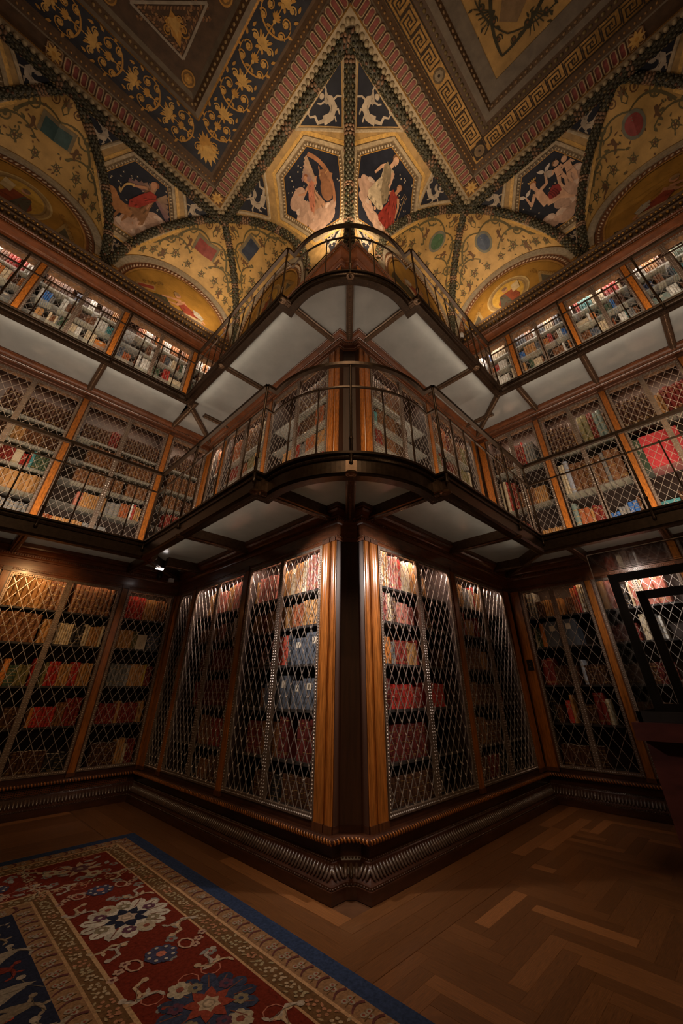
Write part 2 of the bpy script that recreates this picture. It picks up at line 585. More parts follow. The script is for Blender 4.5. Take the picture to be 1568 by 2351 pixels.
t = cornice('trim_1', 2.45)
bead_run(t, 'dentil_moulding', 0.05, 2.45 + 0.21, 0.026, (0.008, 0.012, 0.014), 'wood_h', nn=4, kk=3)
bead_run(t, 'bead_moulding', 0.026, 2.49, 0.018, (0.006, 0.006, 0.006), 'bronze_l', nn=4, kk=3)
t = cornice('trim_2', 5.2165, 0.58)
bead_run(t, 'dentil_moulding', 0.048, 5.2165 + 0.122, 0.026, (0.008, 0.012, 0.010), 'door', nn=4, kk=3)
bead_run(t, 'bead_moulding', 0.034, 5.2165 + 0.098, 0.020, (0.006, 0.006, 0.006), 'door', nn=4, kk=3)
moulding('trim_3', [(0, 2.78), (0.03, 2.78), (0.03, 2.96), (0.015, 2.97), (0.015, 3.0), (-0.05, 3.0)], 'wood_h')
moulding('trim_4', [(0, 5.40), (0.03, 5.40), (0.03, 5.55), (0.015, 5.56), (0.015, 5.6), (-0.05, 5.6)], 'wood_h')
P5 = [(0, 7.43), (0.015, 7.43), (0.015, 7.455), (0.03, 7.46), (0.03, 7.475), (0.022, 7.48), (0.022, 7.55), (0.05, 7.555), (0.055, 7.575), (0.10, 7.58), (0.15, 7.585), (0.165, 7.60), (0.17, 7.625), (0.155, 7.64), (0.155, 7.66), (0.165, 7.67), (0.165, 7.70), (0.18, 7.71), (0.18, 7.735), (0.0, 7.74)]
P6 = [(0.06, 7.735), (0.06, 7.80), (0.09, 7.82), (0.10, 7.86), (0.14, 7.90), (0.15, 7.92), (0.11, 7.93), (0.11, 7.985), (0.135, 7.99), (0.135, 8.03), (0.16, 8.05), (0.17, 8.08), (0.12, 8.12), (-0.05, 8.12)]
R1, R2, R3 = ROOM[:2], ROOM[1:7], ROOM[6:]
BLK = -0.27
for i_, (path, dz) in enumerate(((R1, 0), (R2, BLK), (R3, 0))):
    vis = [(max(x, -5.2), max(y, -4.6)) for x, y in path]
    mb = MB(); mb.sweep(path, [(n, z + dz) for n, z in P5])
    t = mb.build('trim_%d' % (5 + i_ * 2), 'wood_h', kind='structure')
    bead_run(t, 'bead_moulding', 0.17, 7.655 + dz, 0.034, (0.012, 0.012, 0.010), 'door', nn=5, kk=3, view=vis)
    bead_run(t, 'bead_moulding', 0.182, 7.722 + dz, 0.034, (0.012, 0.010, 0.010), 'door', nn=5, kk=3, view=vis)
    if dz: continue
    mb = MB(); mb.sweep(path, P6)
    t = mb.build('trim_%d' % (6 + i_ * 2), 'ceil_dark', kind='structure')
    bead_run(t, 'egg_moulding', 0.128, 7.875, 0.085, (0.026, 0.026, 0.034), 'gilt', tilt=0.7, view=vis)
    bead_run(t, 'leaf_moulding', 0.15, 8.01, 0.06, (0.024, 0.014, 0.022), 'gilt', view=vis)
    bead_run(t, 'rosette_moulding', 0.085, 7.775, 0.17, (0.035, 0.02, 0.022), 'gilt', view=vis)

# ------------------------------------------------------------------ bookcases
TIERN = {1: 'ground tier', 2: 'middle gallery', 3: 'top gallery'}
ZT = {1: Z1, 2: Z2, 3: Z3}
# bay: wall, u0, u1, leaves, phrase
BAYS = {
    'LA': ('L', 0.39, 1.725, 2, 'rug-side block bay beside the corner pilaster'),
    'LB': ('L', 1.835, 3.145, 2, 'rug-side block bay second from the corner pilaster'),
    'LC': ('L', 3.24, 3.66, 1, 'narrow rug-side block bay by the inner corner'),
    'RA': ('R', 0.40, 1.77, 2, 'parquet-side block bay beside the corner pilaster'),
    'RB': ('R', 1.88, 3.26, 2, 'parquet-side block bay second from the corner pilaster'),
    'WL1': ('WL', 0.05, 0.72, 1, 'wall behind the rug, first bay from inner corner'),
    'WL2': ('WL', 0.82, 2.09, 2, 'wall behind the rug, second bay from inner corner'),
    'WL3': ('WL', 2.19, 3.41, 2, 'wall behind the rug, third bay from inner corner'),
    'WL4': ('WL', 3.51, 4.78, 2, 'wall behind the rug, fourth bay from inner corner'),
    'WR1': ('WR', 0.18, 1.06, 2, 'wall behind the vitrine, first bay from inner corner'),
    'WR2': ('WR', 1.16, 2.09, 2, 'wall behind the vitrine, second bay from inner corner'),
    'WR3': ('WR', 2.19, 3.10, 2, 'wall behind the vitrine, third bay from inner corner'),
    'WR4': ('WR', 3.20, 4.15, 2, 'wall behind the vitrine, fourth bay from inner corner'),
}
SHELVES = {
    (1, 'L'): [0.36, 0.65, 1.02, 1.38, 1.72, 2.05], (1, 'R'): [0.36, 0.65, 1.02, 1.38, 1.75, 2.08],
    (1, 'WL'): [0.36, 0.80, 1.22, 1.68, 2.07], (1, 'WR'): [0.36, 0.80, 1.22, 1.68, 2.07],
    (2, 'WL'): [3.0, 3.5, 3.86, 4.2, 4.6], (2, 'WR'): [3.0, 3.76, 4.5], (2, 'L'): [3.0, 3.5, 3.86, 4.2, 4.6], (2, 'R'): [3.0, 3.5, 3.86, 4.2, 4.6],
    (3, 'WL'): [5.6, 6.03, 6.40, 6.75, 7.08], (3, 'WR'): [5.6, 6.03, 6.40, 6.75, 7.08], (3, 'L'): [5.6, 6.03, 6.4, 6.75, 7.08], (3, 'R'): [5.6, 6.03, 6.4, 6.75, 7.08],
}
DEPTH = 0.36


def lattice_mesh(T, u0, u1, z0, z1, n, r=0.0042, asp=1.78):
    dw0 = 0.102 if asp > 1.6 else (0.110 if asp > 1.55 else 0.104)
    """diagonal rods clipped to the leaf, with small rosettes at some crossings"""
    mb = MB(); mb.T = T
    w, h = u1 - u0, z1 - z0
    k = max(2, round(w / dw0))
    dw = w / k
    m = max(3, round(h / (dw * asp)))
    dh = h / m
    for sgn in (1, -1):
        for i in range(-m, k + m + 1):
            # line: u = u0 + i*dw + sgn*(z-z0)*dw/dh
            ts = [0.0, 1.0]
            s0 = i * dw
            sl = sgn * dw / dh
            za, zb = 0.0, h
            if sl > 0:
                za, zb = max(za, (0 - s0) / sl), min(zb, (w - s0) / sl)
            else:
                za, zb = max(za, (w - s0) / sl), min(zb, (0 - s0) / sl)
            if zb - za < 0.02:
                continue
            a = (u0 + s0 + sl * za, n + sgn * 0.004, z0 + za)
            b = (u0 + s0 + sl * zb, n + sgn * 0.004, z0 + zb)
            mb.tube([a, b], r, 4, caps=False)
    rnd = random.Random(int(u0 * 1000 + z0 * 77))
    for j in range(2, 2 * m - 1, 6):
        for i in range(1, k):
            if (i + j) % 3 == 0:
                uu = u0 + (i + (0.5 if j % 2 else 0)) * dw
                if uu < u1 - 0.02:
                    mb.blob((uu, n + 0.012, z0 + j * dh / 2), 0.010, 0.006, 0.010, None, None, 6, 3)
    return mb


def bay(tier, key):
    wk, u0, u1, leaves, phrase = BAYS[key]
    w = W[wk]; T = w.f
    z0, z1 = ZT[tier]
    base = T((u0 + u1) / 2, 0, z0)
    root = thing('bookcase', base, f'{TIERN[tier]} bookcase with lattice doors, {phrase}', 'bookcase')
    hi = z1 + 0.10
    mb = MB(); mb.T = T
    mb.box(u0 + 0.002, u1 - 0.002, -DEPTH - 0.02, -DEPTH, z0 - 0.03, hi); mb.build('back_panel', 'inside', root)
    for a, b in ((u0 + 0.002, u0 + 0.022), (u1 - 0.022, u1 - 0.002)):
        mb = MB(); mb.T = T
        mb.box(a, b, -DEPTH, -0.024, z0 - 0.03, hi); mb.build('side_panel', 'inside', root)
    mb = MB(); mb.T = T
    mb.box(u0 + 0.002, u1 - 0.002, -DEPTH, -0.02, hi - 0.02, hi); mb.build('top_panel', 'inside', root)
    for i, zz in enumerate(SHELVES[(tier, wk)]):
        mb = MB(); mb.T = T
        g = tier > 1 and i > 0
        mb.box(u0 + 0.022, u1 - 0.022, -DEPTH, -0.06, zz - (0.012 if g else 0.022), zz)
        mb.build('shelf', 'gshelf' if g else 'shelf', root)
    if tier > 1:
        mb = MB(); mb.T = T
        mb.box(u0 + 0.023, u1 - 0.023, -0.036, -0.028, z1 - (0.15 if tier == 3 else 0.07), z1 + 0.04)
        mb.build('frieze_panel', 'frieze', root)
    fw = 0.032
    lw = (u1 - u0) / leaves
    for i in range(leaves):
        a, b = u0 + i * lw, u0 + (i + 1) * lw
        mb = MB(); mb.T = T
        for q in ((a, a + fw, z0, z1), (b - fw, b, z0, z1), (a + fw, b - fw, z0, z0 + fw), (a + fw, b - fw, z1 - fw, z1)):
            mb.box(q[0], q[1], -0.02, 0.012, q[2], q[3])
        d = mb.build('door', 'door', root)
        lm = lattice_mesh(T, a + fw - 0.004, b - fw + 0.004, z0 + fw - 0.004, z1 - fw + 0.004, -0.004, (0.0038 if wk in 'LR' else 0.0034) if tier == 1 else 0.0032, (1.78 if wk in 'LR' else 1.59) if tier == 1 else 1.5)
        lm.build('lattice', 'lattice', d, kind='stuff')
        if tier < 3 or wk in 'WL WR':
            mb = MB(); mb.T = T
            st = 0.024 if tier == 1 else 0.04
            for uu in (a + fw / 2, b - fw / 2):
                for j in range(int((z1 - z0) / st)):
                    mb.blob((uu, 0.013, z0 + (j + 0.5) * st), 0.008, 0.006, 0.009, None, None, 4, 2)
            for zz in (z0 + fw / 2, z1 - fw / 2):
                for j in range(int((b - a) / st)):
                    mb.blob((a + (j + 0.5) * st, 0.013, zz), 0.009, 0.006, 0.008, None, None, 4, 2)
            mb.build('bead_edge', 'lattice', d, kind='stuff')
    return root


def post(root, T, a, b, z0, z1, mat, name='pilaster'):
    mb = MB(); mb.T = T
    mb.use('wood').box(a + 0.001, b - 0.001, -0.06, 0.004, z0 - 0.04, z1 + 0.02)
    w = b - a
    mb.use(mat).box(a + w * 0.14, b - w * 0.14, 0.0, 0.02, z0, z1)
    mb.use('wood').box(a + w * 0.05, b - w * 0.05, 0.0, 0.03, z1 - 0.0, z1 + 0.055)
    mb.box(a + w * 0.05, b - w * 0.05, 0.0, 0.03, z0 - 0.04, z0)
    return mb.build(name, None, root)


CASES = {}
for tier in (1, 2, 3):
    for key in BAYS:
        if tier == 1 and key in ('WL4', 'WR4'):
            continue
        CASES[(tier, key)] = bay(tier, key)

POSTS = [('LA', 'L', 1.725, 1.835), ('LB', 'L', 3.145, 3.24), ('LC', 'L', 3.66, 3.82), ('RA', 'R', 1.77, 1.88), ('RB', 'R', 3.26, 3.475),
         ('WL1', 'WL', 0.72, 0.82), ('WL2', 'WL', 2.09, 2.19), ('WL3', 'WL', 3.41, 3.51), ('WL4', 'WL', 4.78, 4.9),
         ('WR1', 'WR', 0.005, 0.18), ('WR1', 'WR', 1.06, 1.16), ('WR2', 'WR', 2.09, 2.19), ('WR3', 'WR', 3.10, 3.20), ('WR4', 'WR', 4.15, 4.25), ('WL1', 'WL', 0.0, 0.05)]
for tier in (1, 2, 3):
    for key, wk, a, b in POSTS:
        if (tier, key) in CASES:
            post(CASES[(tier, key)], W[wk].f, a, b, *ZT[tier], 'burl' if tier > 1 else 'burl_low')

# corner pilasters: notched corner post per tier
for tier in (1, 2, 3):
    z0, z1 = ZT[tier]
    if tier == 3: z1 = 7.16
    root = thing('corner_pilaster', (0.12, 0.12, z0), f'{TIERN[tier]} corner pilaster of dark wood flanked by orange burl strips', 'pilaster')
    mb = MB()
    mb.sweep([(0.0, 0.39), (0, E_), (S_, E_), (E_, S_), (E_, 0), (0.40, 0)], [(0.0, z0 - 0.05), (0.0, z1 + 0.02)])
    mb.build('core', 'core', root)
    mt = 'burl' if tier > 1 else 'burl_low'
    for wk in 'LR':
        T = W[wk].f
        for a, b in ((E_ + 0.004, 0.258), (0.27, 0.382)):
            mb = MB(); mb.T = T
            w_ = b - a
            prof = [(a, 0.0), (a, 0.014), (a + w_ * .12, 0.02), (a + w_ * .2, 0.013), (a + w_ * .35, 0.01), (a + w_ * .5, 0.012), (a + w_ * .65, 0.01), (a + w_ * .8, 0.013), (a + w_ * .88, 0.02), (b, 0.014), (b, 0.0)]
            vs = [(u, n, z) for z in (z0, z1) for u, n in prof]
            k = len(prof)
            mb.add(vs, [(i, i + 1, i + 1 + k, i + k) for i in range(k - 1)])
            mb.build('burl_strip', mt, root)
            mb = MB(); mb.T = T
            mb.box(a, b, 0, 0.026, z1, z1 + 0.05)
            mb.build('pilaster_cap', 'wood', root)
            mb = MB(); mb.T = T
            mb.box(a, b, 0, 0.022, z0 - 0.045, z0)
            mb.build('pilaster_foot', 'wood', root)

# ------------------------------------------------------------------ galleries
WB, QB, RB_ = 0.97, 0.25, 0.965
ARCN = 44
a0 = math.atan2(QB - 0.1, -(WB - 0.1) - 0.1 + 0.0)
ca = 0.1


def arc_pts(r, n=ARCN):
    s = math.asin(min(1, (QB - ca) / r))
    out = []
    for i in range(n + 1):
        t = (PI - s) + (PI / 2 + 2 * s) * i / n
        out.append((ca + r * math.cos(t), ca + r * math.sin(t)))
    return out


ARC = arc_pts(RB_)
SEGS = [
    [(FAR, AL - WB), (-WB, AL - WB)],
    [(-WB, AL - WB), (-WB, QB)],
    [(-WB, QB)] + ARC + [(QB, -WB)],
    [(QB, -WB), (AR - WB, -WB)],
    [(AR - WB, -WB), (AR - WB, FAR)],
]
EDGE = [SEGS[0][0], SEGS[0][1], SEGS[1][1]] + ARC + [SEGS[3][0], SEGS[3][1], SEGS[4][1]]


def edge_segments(path_off):
    """split an offset copy of EDGE into its five runs"""
    p = off_path(EDGE, path_off)
    k = len(ARC)
    return [p[0:2], p[1:3], p[2:4 + k], p[3 + k:5 + k], p[4 + k:6 + k]]


def frost_panel(root, poly, z):
    mb = MB(); mb.prism(poly, z, z + 0.02); mb.build('glass_panel', 'frost', root)


def gallery(zf, lvl):
    deep = zf - (0.21 if lvl == 1 else 0.10)      # underside of the beams
    zg = zf - (0.085 if lvl == 1 else 0.05)       # glass
    nm = {1: 'lower', 2: 'upper'}[lvl]
    root = thing('gallery_balcony', (0, 0, zf), f'{nm} bronze balcony with frosted glass floor wrapping round the corner bookcase', 'balcony')
    df = deep - 0.004
    prof = [(-0.13, deep + 0.012), (-0.115, df), (-0.03, df), (-0.02, deep + 0.012), (-0.012, deep + 0.02), (-0.012, zf - 0.075), (0.0, zf - 0.07), (0.006, zf - 0.055), (0.0, zf - 0.045), (-0.004, zf - 0.04),
            (-0.004, zf - 0.028), (0.018, zf - 0.02), (0.02, zf), (-0.13, zf), (-0.13, deep + 0.012)]
    offs = offsets(EDGE)
    k = len(ARC)
    idx = [(0, 2), (1, 3), (2, 4 + k), (3 + k, 5 + k), (4 + k, 6 + k)]
    for a, b in idx:
        mb = MB()
        vs, fs = [], []
        m = len(prof)
        for i in range(a, b):
            for n, z in prof:
                vs.append((EDGE[i][0] + offs[i][0] * n, EDGE[i][1] + offs[i][1] * n, z))
        for i in range(b - a - 1):
            for q in range(m - 1):
                fs.append((i * m + q, (i + 1) * m + q, (i + 1) * m + q + 1, i * m + q + 1))
        mb.add(vs, fs)
        fa = mb.build('fascia', 'bronze', root)
        mb = MB()
        for x, y, (tx, ty), (nx, ny) in along(off_path(EDGE, -0.075)[a:b], 0.028):
            if x < -5 or y < -4.8: continue
            mb.blob((x, y, deep - 0.001), 0.009, 0.012, 0.006, (Vector((tx, ty, 0)), Vector((nx, ny, 0)), Vector((0, 0, 1))), None, 4, 2)
        for x, y, (tx, ty), (nx, ny) in along(off_path(EDGE, 0.002)[a:b], 0.028):
            if x < -5 or y < -4.8: continue
            mb.blob((x, y, zf - 0.056), 0.009, 0.008, 0.007, (Vector((tx, ty, 0)), Vector((nx, ny, 0)), Vector((0, 0, 1))), None, 4, 2)
        mb.build('bead_edge', 'bronze_l', fa, kind='stuff')
    # beams
    iw = WB - 0.10
    C1, C2 = (-WB + 0.06, AL - WB + 0.06), (AR - WB + 0.06, -WB + 0.06)
    bb = [((-iw - .04, QB + 0.0), (-0.02, QB + 0.0)), ((-iw - .04, 1.79), (-0.02, 1.79)), (C1, (-0.02, AL - 0.02)), ((-0.55, 3.10), (-0.02, 3.10)), ((-0.80, AL - WB), (-0.80, AL - 0.02)),
          ((QB, -iw - .04), (QB, -0.02)), ((1.80, -iw - .04), (1.80, -0.02)), (C2, (AR - 0.02, -0.02)), ((3.03, -0.60), (3.03, -0.02)), ((AR - iw, -1.2), (AR - 0.02, -1.2)),
          ((-2.17, AL - iw - .04), (-2.17, AL - 0.02)), ((-3.52, AL - iw - .04), (-3.52, AL - 0.02)), ((-4.85, AL - iw - .04), (-4.85, AL - 0.02)),
          ((AR - iw - .04, -2.15), (AR - 0.02, -2.15)), ((AR - iw - .04, -3.13), (AR - 0.02, -3.13)), ((AR - iw - .04, -4.2), (AR - 0.02, -4.2)),
          ((-0.585, -0.585), (0.12, 0.12))]
    for (x0, y0), (x1, y1) in bb:
        d = Vector((x1 - x0, y1 - y0, 0)).normalized()
        nrm = Vector((-d.y, d.x, 0))
        mb = MB()
        bw = 0.045
        vs = []
        pr = [(-bw, zg), (-bw, deep + 0.02), (-bw * .7, deep + 0.012), (-bw * .62, deep), (bw * .62, deep), (bw * .7, deep + 0.012), (bw, deep + 0.02), (bw, zg)]
        for q in ((x0, y0), (x1, y1)):
            for n, z in pr:
                vs.append((q[0] + nrm.x * n, q[1] + nrm.y * n, z))
        mb.add(vs, [(i, (i + 1) % 8, (i + 1) % 8 + 8, i + 8) for i in range(8)] + [tuple(range(8)), tuple(range(15, 7, -1))])
        be = mb.build('beam', 'beam_metal', root)
        mb = MB()
        l = math.hypot(x1 - x0, y1 - y0)
        for i in range(int(l / 0.03)):
            t = (i + .5) * 0.03
            mb.blob((x0 + d.x * t, y0 + d.y * t, deep - 0.001), 0.010, 0.013, 0.006, (d, nrm, Vector((0, 0, 1))), None, 4, 2)
        mb.build('bead_strip', 'bronze_l', be, kind='stuff')
    # glass panels
    g = -WB + 0.07
    IN = -0.03
    def rect(xa, xb, ya, yb): frost_panel(root, [(xa, ya), (xb, ya), (xb, yb), (xa, yb)], zg)
    rect(g, IN, QB, 1.79); rect(g, IN, 1.79, AL - WB)
    frost_panel(root, [(g, AL - WB), (IN, AL - WB), (IN, AL - 0.03), (C1[0], C1[1])], zg)
    frost_panel(root, [(g, AL - WB + .07), (IN - .0, AL + IN), (-0.80, AL + IN), (-0.80, AL - WB + .07)][1:] + [(g, AL - WB + .07)], zg)
    for a, b in ((-0.80, -2.17), (-2.17, -3.52), (-3.52, -4.85), (-4.85, FAR)):
        rect(b, a, AL - WB + 0.07, AL + IN)
    rect(QB, 1.80, g, IN); rect(1.80, AR - WB, g, IN)
    frost_panel(root, [(AR - WB, g), (AR - WB, IN), (AR - 0.03, IN), (C2[0], C2[1])], zg)
    frost_panel(root, [(AR - WB + .07, g), (AR + IN, IN), (AR + IN, -1.2), (AR - WB + .07, -1.2)], zg)
    for a, b in ((-1.2, -2.15), (-2.15, -3.13), (-3.13, -4.2), (-4.2, FAR)):
        rect(AR - WB + 0.07, AR + IN, b, a)
    ai = arc_pts(RB_ - 0.07, 20)
    h = len(ai) // 2
    mid = ai[h]
    frost_panel(root, [(-0.02, QB), (g, QB)] + ai[:h + 1] + [(0.1, 0.1), (0.07, E_), (-0.02, E_)], zg)
    frost_panel(root, [(0.1, 0.1)] + ai[h:] + [(QB, g), (QB, -0.02), (E_, -0.02), (E_, 0.07)], zg)
    # corner blocks with rosettes under the posts
    for (x, y) in ((-WB + 0.03, QB), (QB, -WB + 0.03), (-0.575, -0.575), (-WB + 0.04, 1.79), (1.80, -WB + 0.04)):
        mb = MB(); mb.lathe((x, y, deep), [(0.05, 0.012), (0.052, -0.002), (0.035, -0.01), (0.025, -0.004), (0.012, -0.014), (0.002, -0.016)], 12)
        mb.build('rosette', 'bronze_l', root, smooth=True)
    return root


GAL = {1: gallery(B1, 1), 2: gallery(B2, 2)}


def railing(zf, lvl):
    nm = {1: 'lower', 2: 'upper'}[lvl]
    H_ = 1.05
    root = thing('gallery_railing', (0, 0, zf), f'{nm} bronze railing with square rail and thin balusters along the balcony edge', 'railing')
    OFF = 0.0
    zr, zm = zf + H_, zf + H_ - 0.32
    for s in edge_segments(OFF):
        mb = MB()
        mb.sweep(s, [(-0.022, zr - 0.045), (0.022, zr - 0.045), (0.026, zr - 0.012), (0.014, zr), (-0.014, zr), (-0.026, zr - 0.012), (-0.022, zr - 0.045)])
        mb.build('top_rail', 'bronze', root)
        mb = MB()
        mb.sweep(s, [(-0.009, zm - 0.012), (0.009, zm - 0.012), (0.009, zm + 0.006), (-0.009, zm + 0.006), (-0.009, zm - 0.012)])
        mb.build('mid_rail', 'bronze', root)
    posts = [(-WB, QB), (QB, -WB), (ca - RB_ * .7071, ca - RB_ * .7071), (-WB, 1.80), (1.84, -WB), (-WB, AL - WB), (AR - WB, -WB), (-2.12, AL - WB), (-3.48, AL - WB), (-4.85, AL - WB), (AR - WB, -2.14), (AR - WB, -3.15), (AR - WB, -4.2)]
    for x, y in posts:
        mb = MB()
        mb.lathe((x, y, zf - 0.10), [(0.004, -0.03), (0.016, -0.022), (0.02, -0.005), (0.014, 0.01), (0.017, 0.03), (0.017, 0.22), (0.021, 0.225), (0.021, 0.24), (0.014, 0.25), (0.013, H_ + 0.04), (0.02, H_ + 0.06)], 8)
        mb.build('railing_post', 'bronze', root, smooth=True)
    bals = []
    for i in range(1, 6): bals.append((-WB, QB + (1.80 - QB) * i / 6))
    for i in range(1, 4): bals.append((-WB, 1.80 + (AL - WB - 1.80) * i / 4))
    for i in range(1, 6): bals.append((QB + (1.84 - QB) * i / 6, -WB))
    for i in range(1, 3): bals.append((1.84 + (AR - WB - 1.84) * i / 3, -WB))
    s = math.asin((QB - ca) / RB_)
    for i in range(1, 6):
        if i == 3: continue
        t = (PI - s) + (PI / 2 + 2 * s) * i / 6
        bals.append((ca + RB_ * math.cos(t), ca + RB_ * math.sin(t)))
    for a, b in ((-WB, -2.12), (-2.12, -3.48), (-3.48, -4.85)):
        for i in range(1, 4): bals.append((a + (b - a) * i / 4, AL - WB))
    for a, b in ((-WB, -2.14), (-2.14, -3.15), (-3.15, -4.2)):
        for i in range(1, 3): bals.append((AR - WB, a + (b - a) * i / 3))
    me = None
    for x, y in bals:
        if me is None:
            mb = MB()
            mb.lathe((0, 0, 0), [(0.009, 0), (0.0085, H_ - 0.335), (0.013, H_ - 0.33), (0.013, H_ - 0.305), (0.006, H_ - 0.30)], 6)
            me = mb.mesh('baluster', 'bronze', smooth=True)
        o = bpy.data.objects.new('baluster', me)
        COL.objects.link(o); o.parent = root; o.location = (x, y, 0)
    return root


RAIL = {1: railing(B1, 1), 2: railing(B2, 2)}

# ------------------------------------------------------------------ books
RGB = {
    'tan': (0.46, 0.235, 0.085), 'brown': (0.19, 0.08, 0.035), 'dark brown': (0.085, 0.036, 0.02), 'red': (0.42, 0.035, 0.028), 'coral': (0.62, 0.11, 0.07), 'dark red': (0.21, 0.026, 0.02),
    'maroon': (0.14, 0.025, 0.022), 'ivory': (0.66, 0.55, 0.38), 'black': (0.022, 0.02, 0.02), 'grey': (0.20, 0.20, 0.20), 'slate': (0.095, 0.11, 0.14), 'green': (0.06, 0.10, 0.06),
    'orange': (0.56, 0.20, 0.045), 'blue': (0.05, 0.17, 0.5), 'teal': (0.07, 0.27, 0.29), 'rose': (0.50, 0.17, 0.13), 'white': (0.75, 0.75, 0.72), 'rust': (0.36, 0.10, 0.035),
    'olive': (0.17, 0.15, 0.06), 'yellow': (0.62, 0.42, 0.07), 'pink': (0.72, 0.06, 0.075), 'sage': (0.20, 0.27, 0.25), 'pale blue': (0.45, 0.5, 0.62), 'navy': (0.025, 0.04, 0.10),
}
ABBR = {'t': 'tan', 'b': 'brown', 'd': 'dark brown', 'r': 'red', 'c': 'coral', 'k': 'dark red', 'm': 'maroon', 'i': 'ivory', 'n': 'black', 'g': 'grey', 's': 'slate', 'e': 'green',
        'o': 'orange', 'u': 'blue', 'l': 'teal', 'p': 'rose', 'w': 'white', 'x': 'rust', 'v': 'olive', 'y': 'yellow', 'P': 'pink', 'S': 'sage', 'U': 'pale blue', 'N': 'navy'}
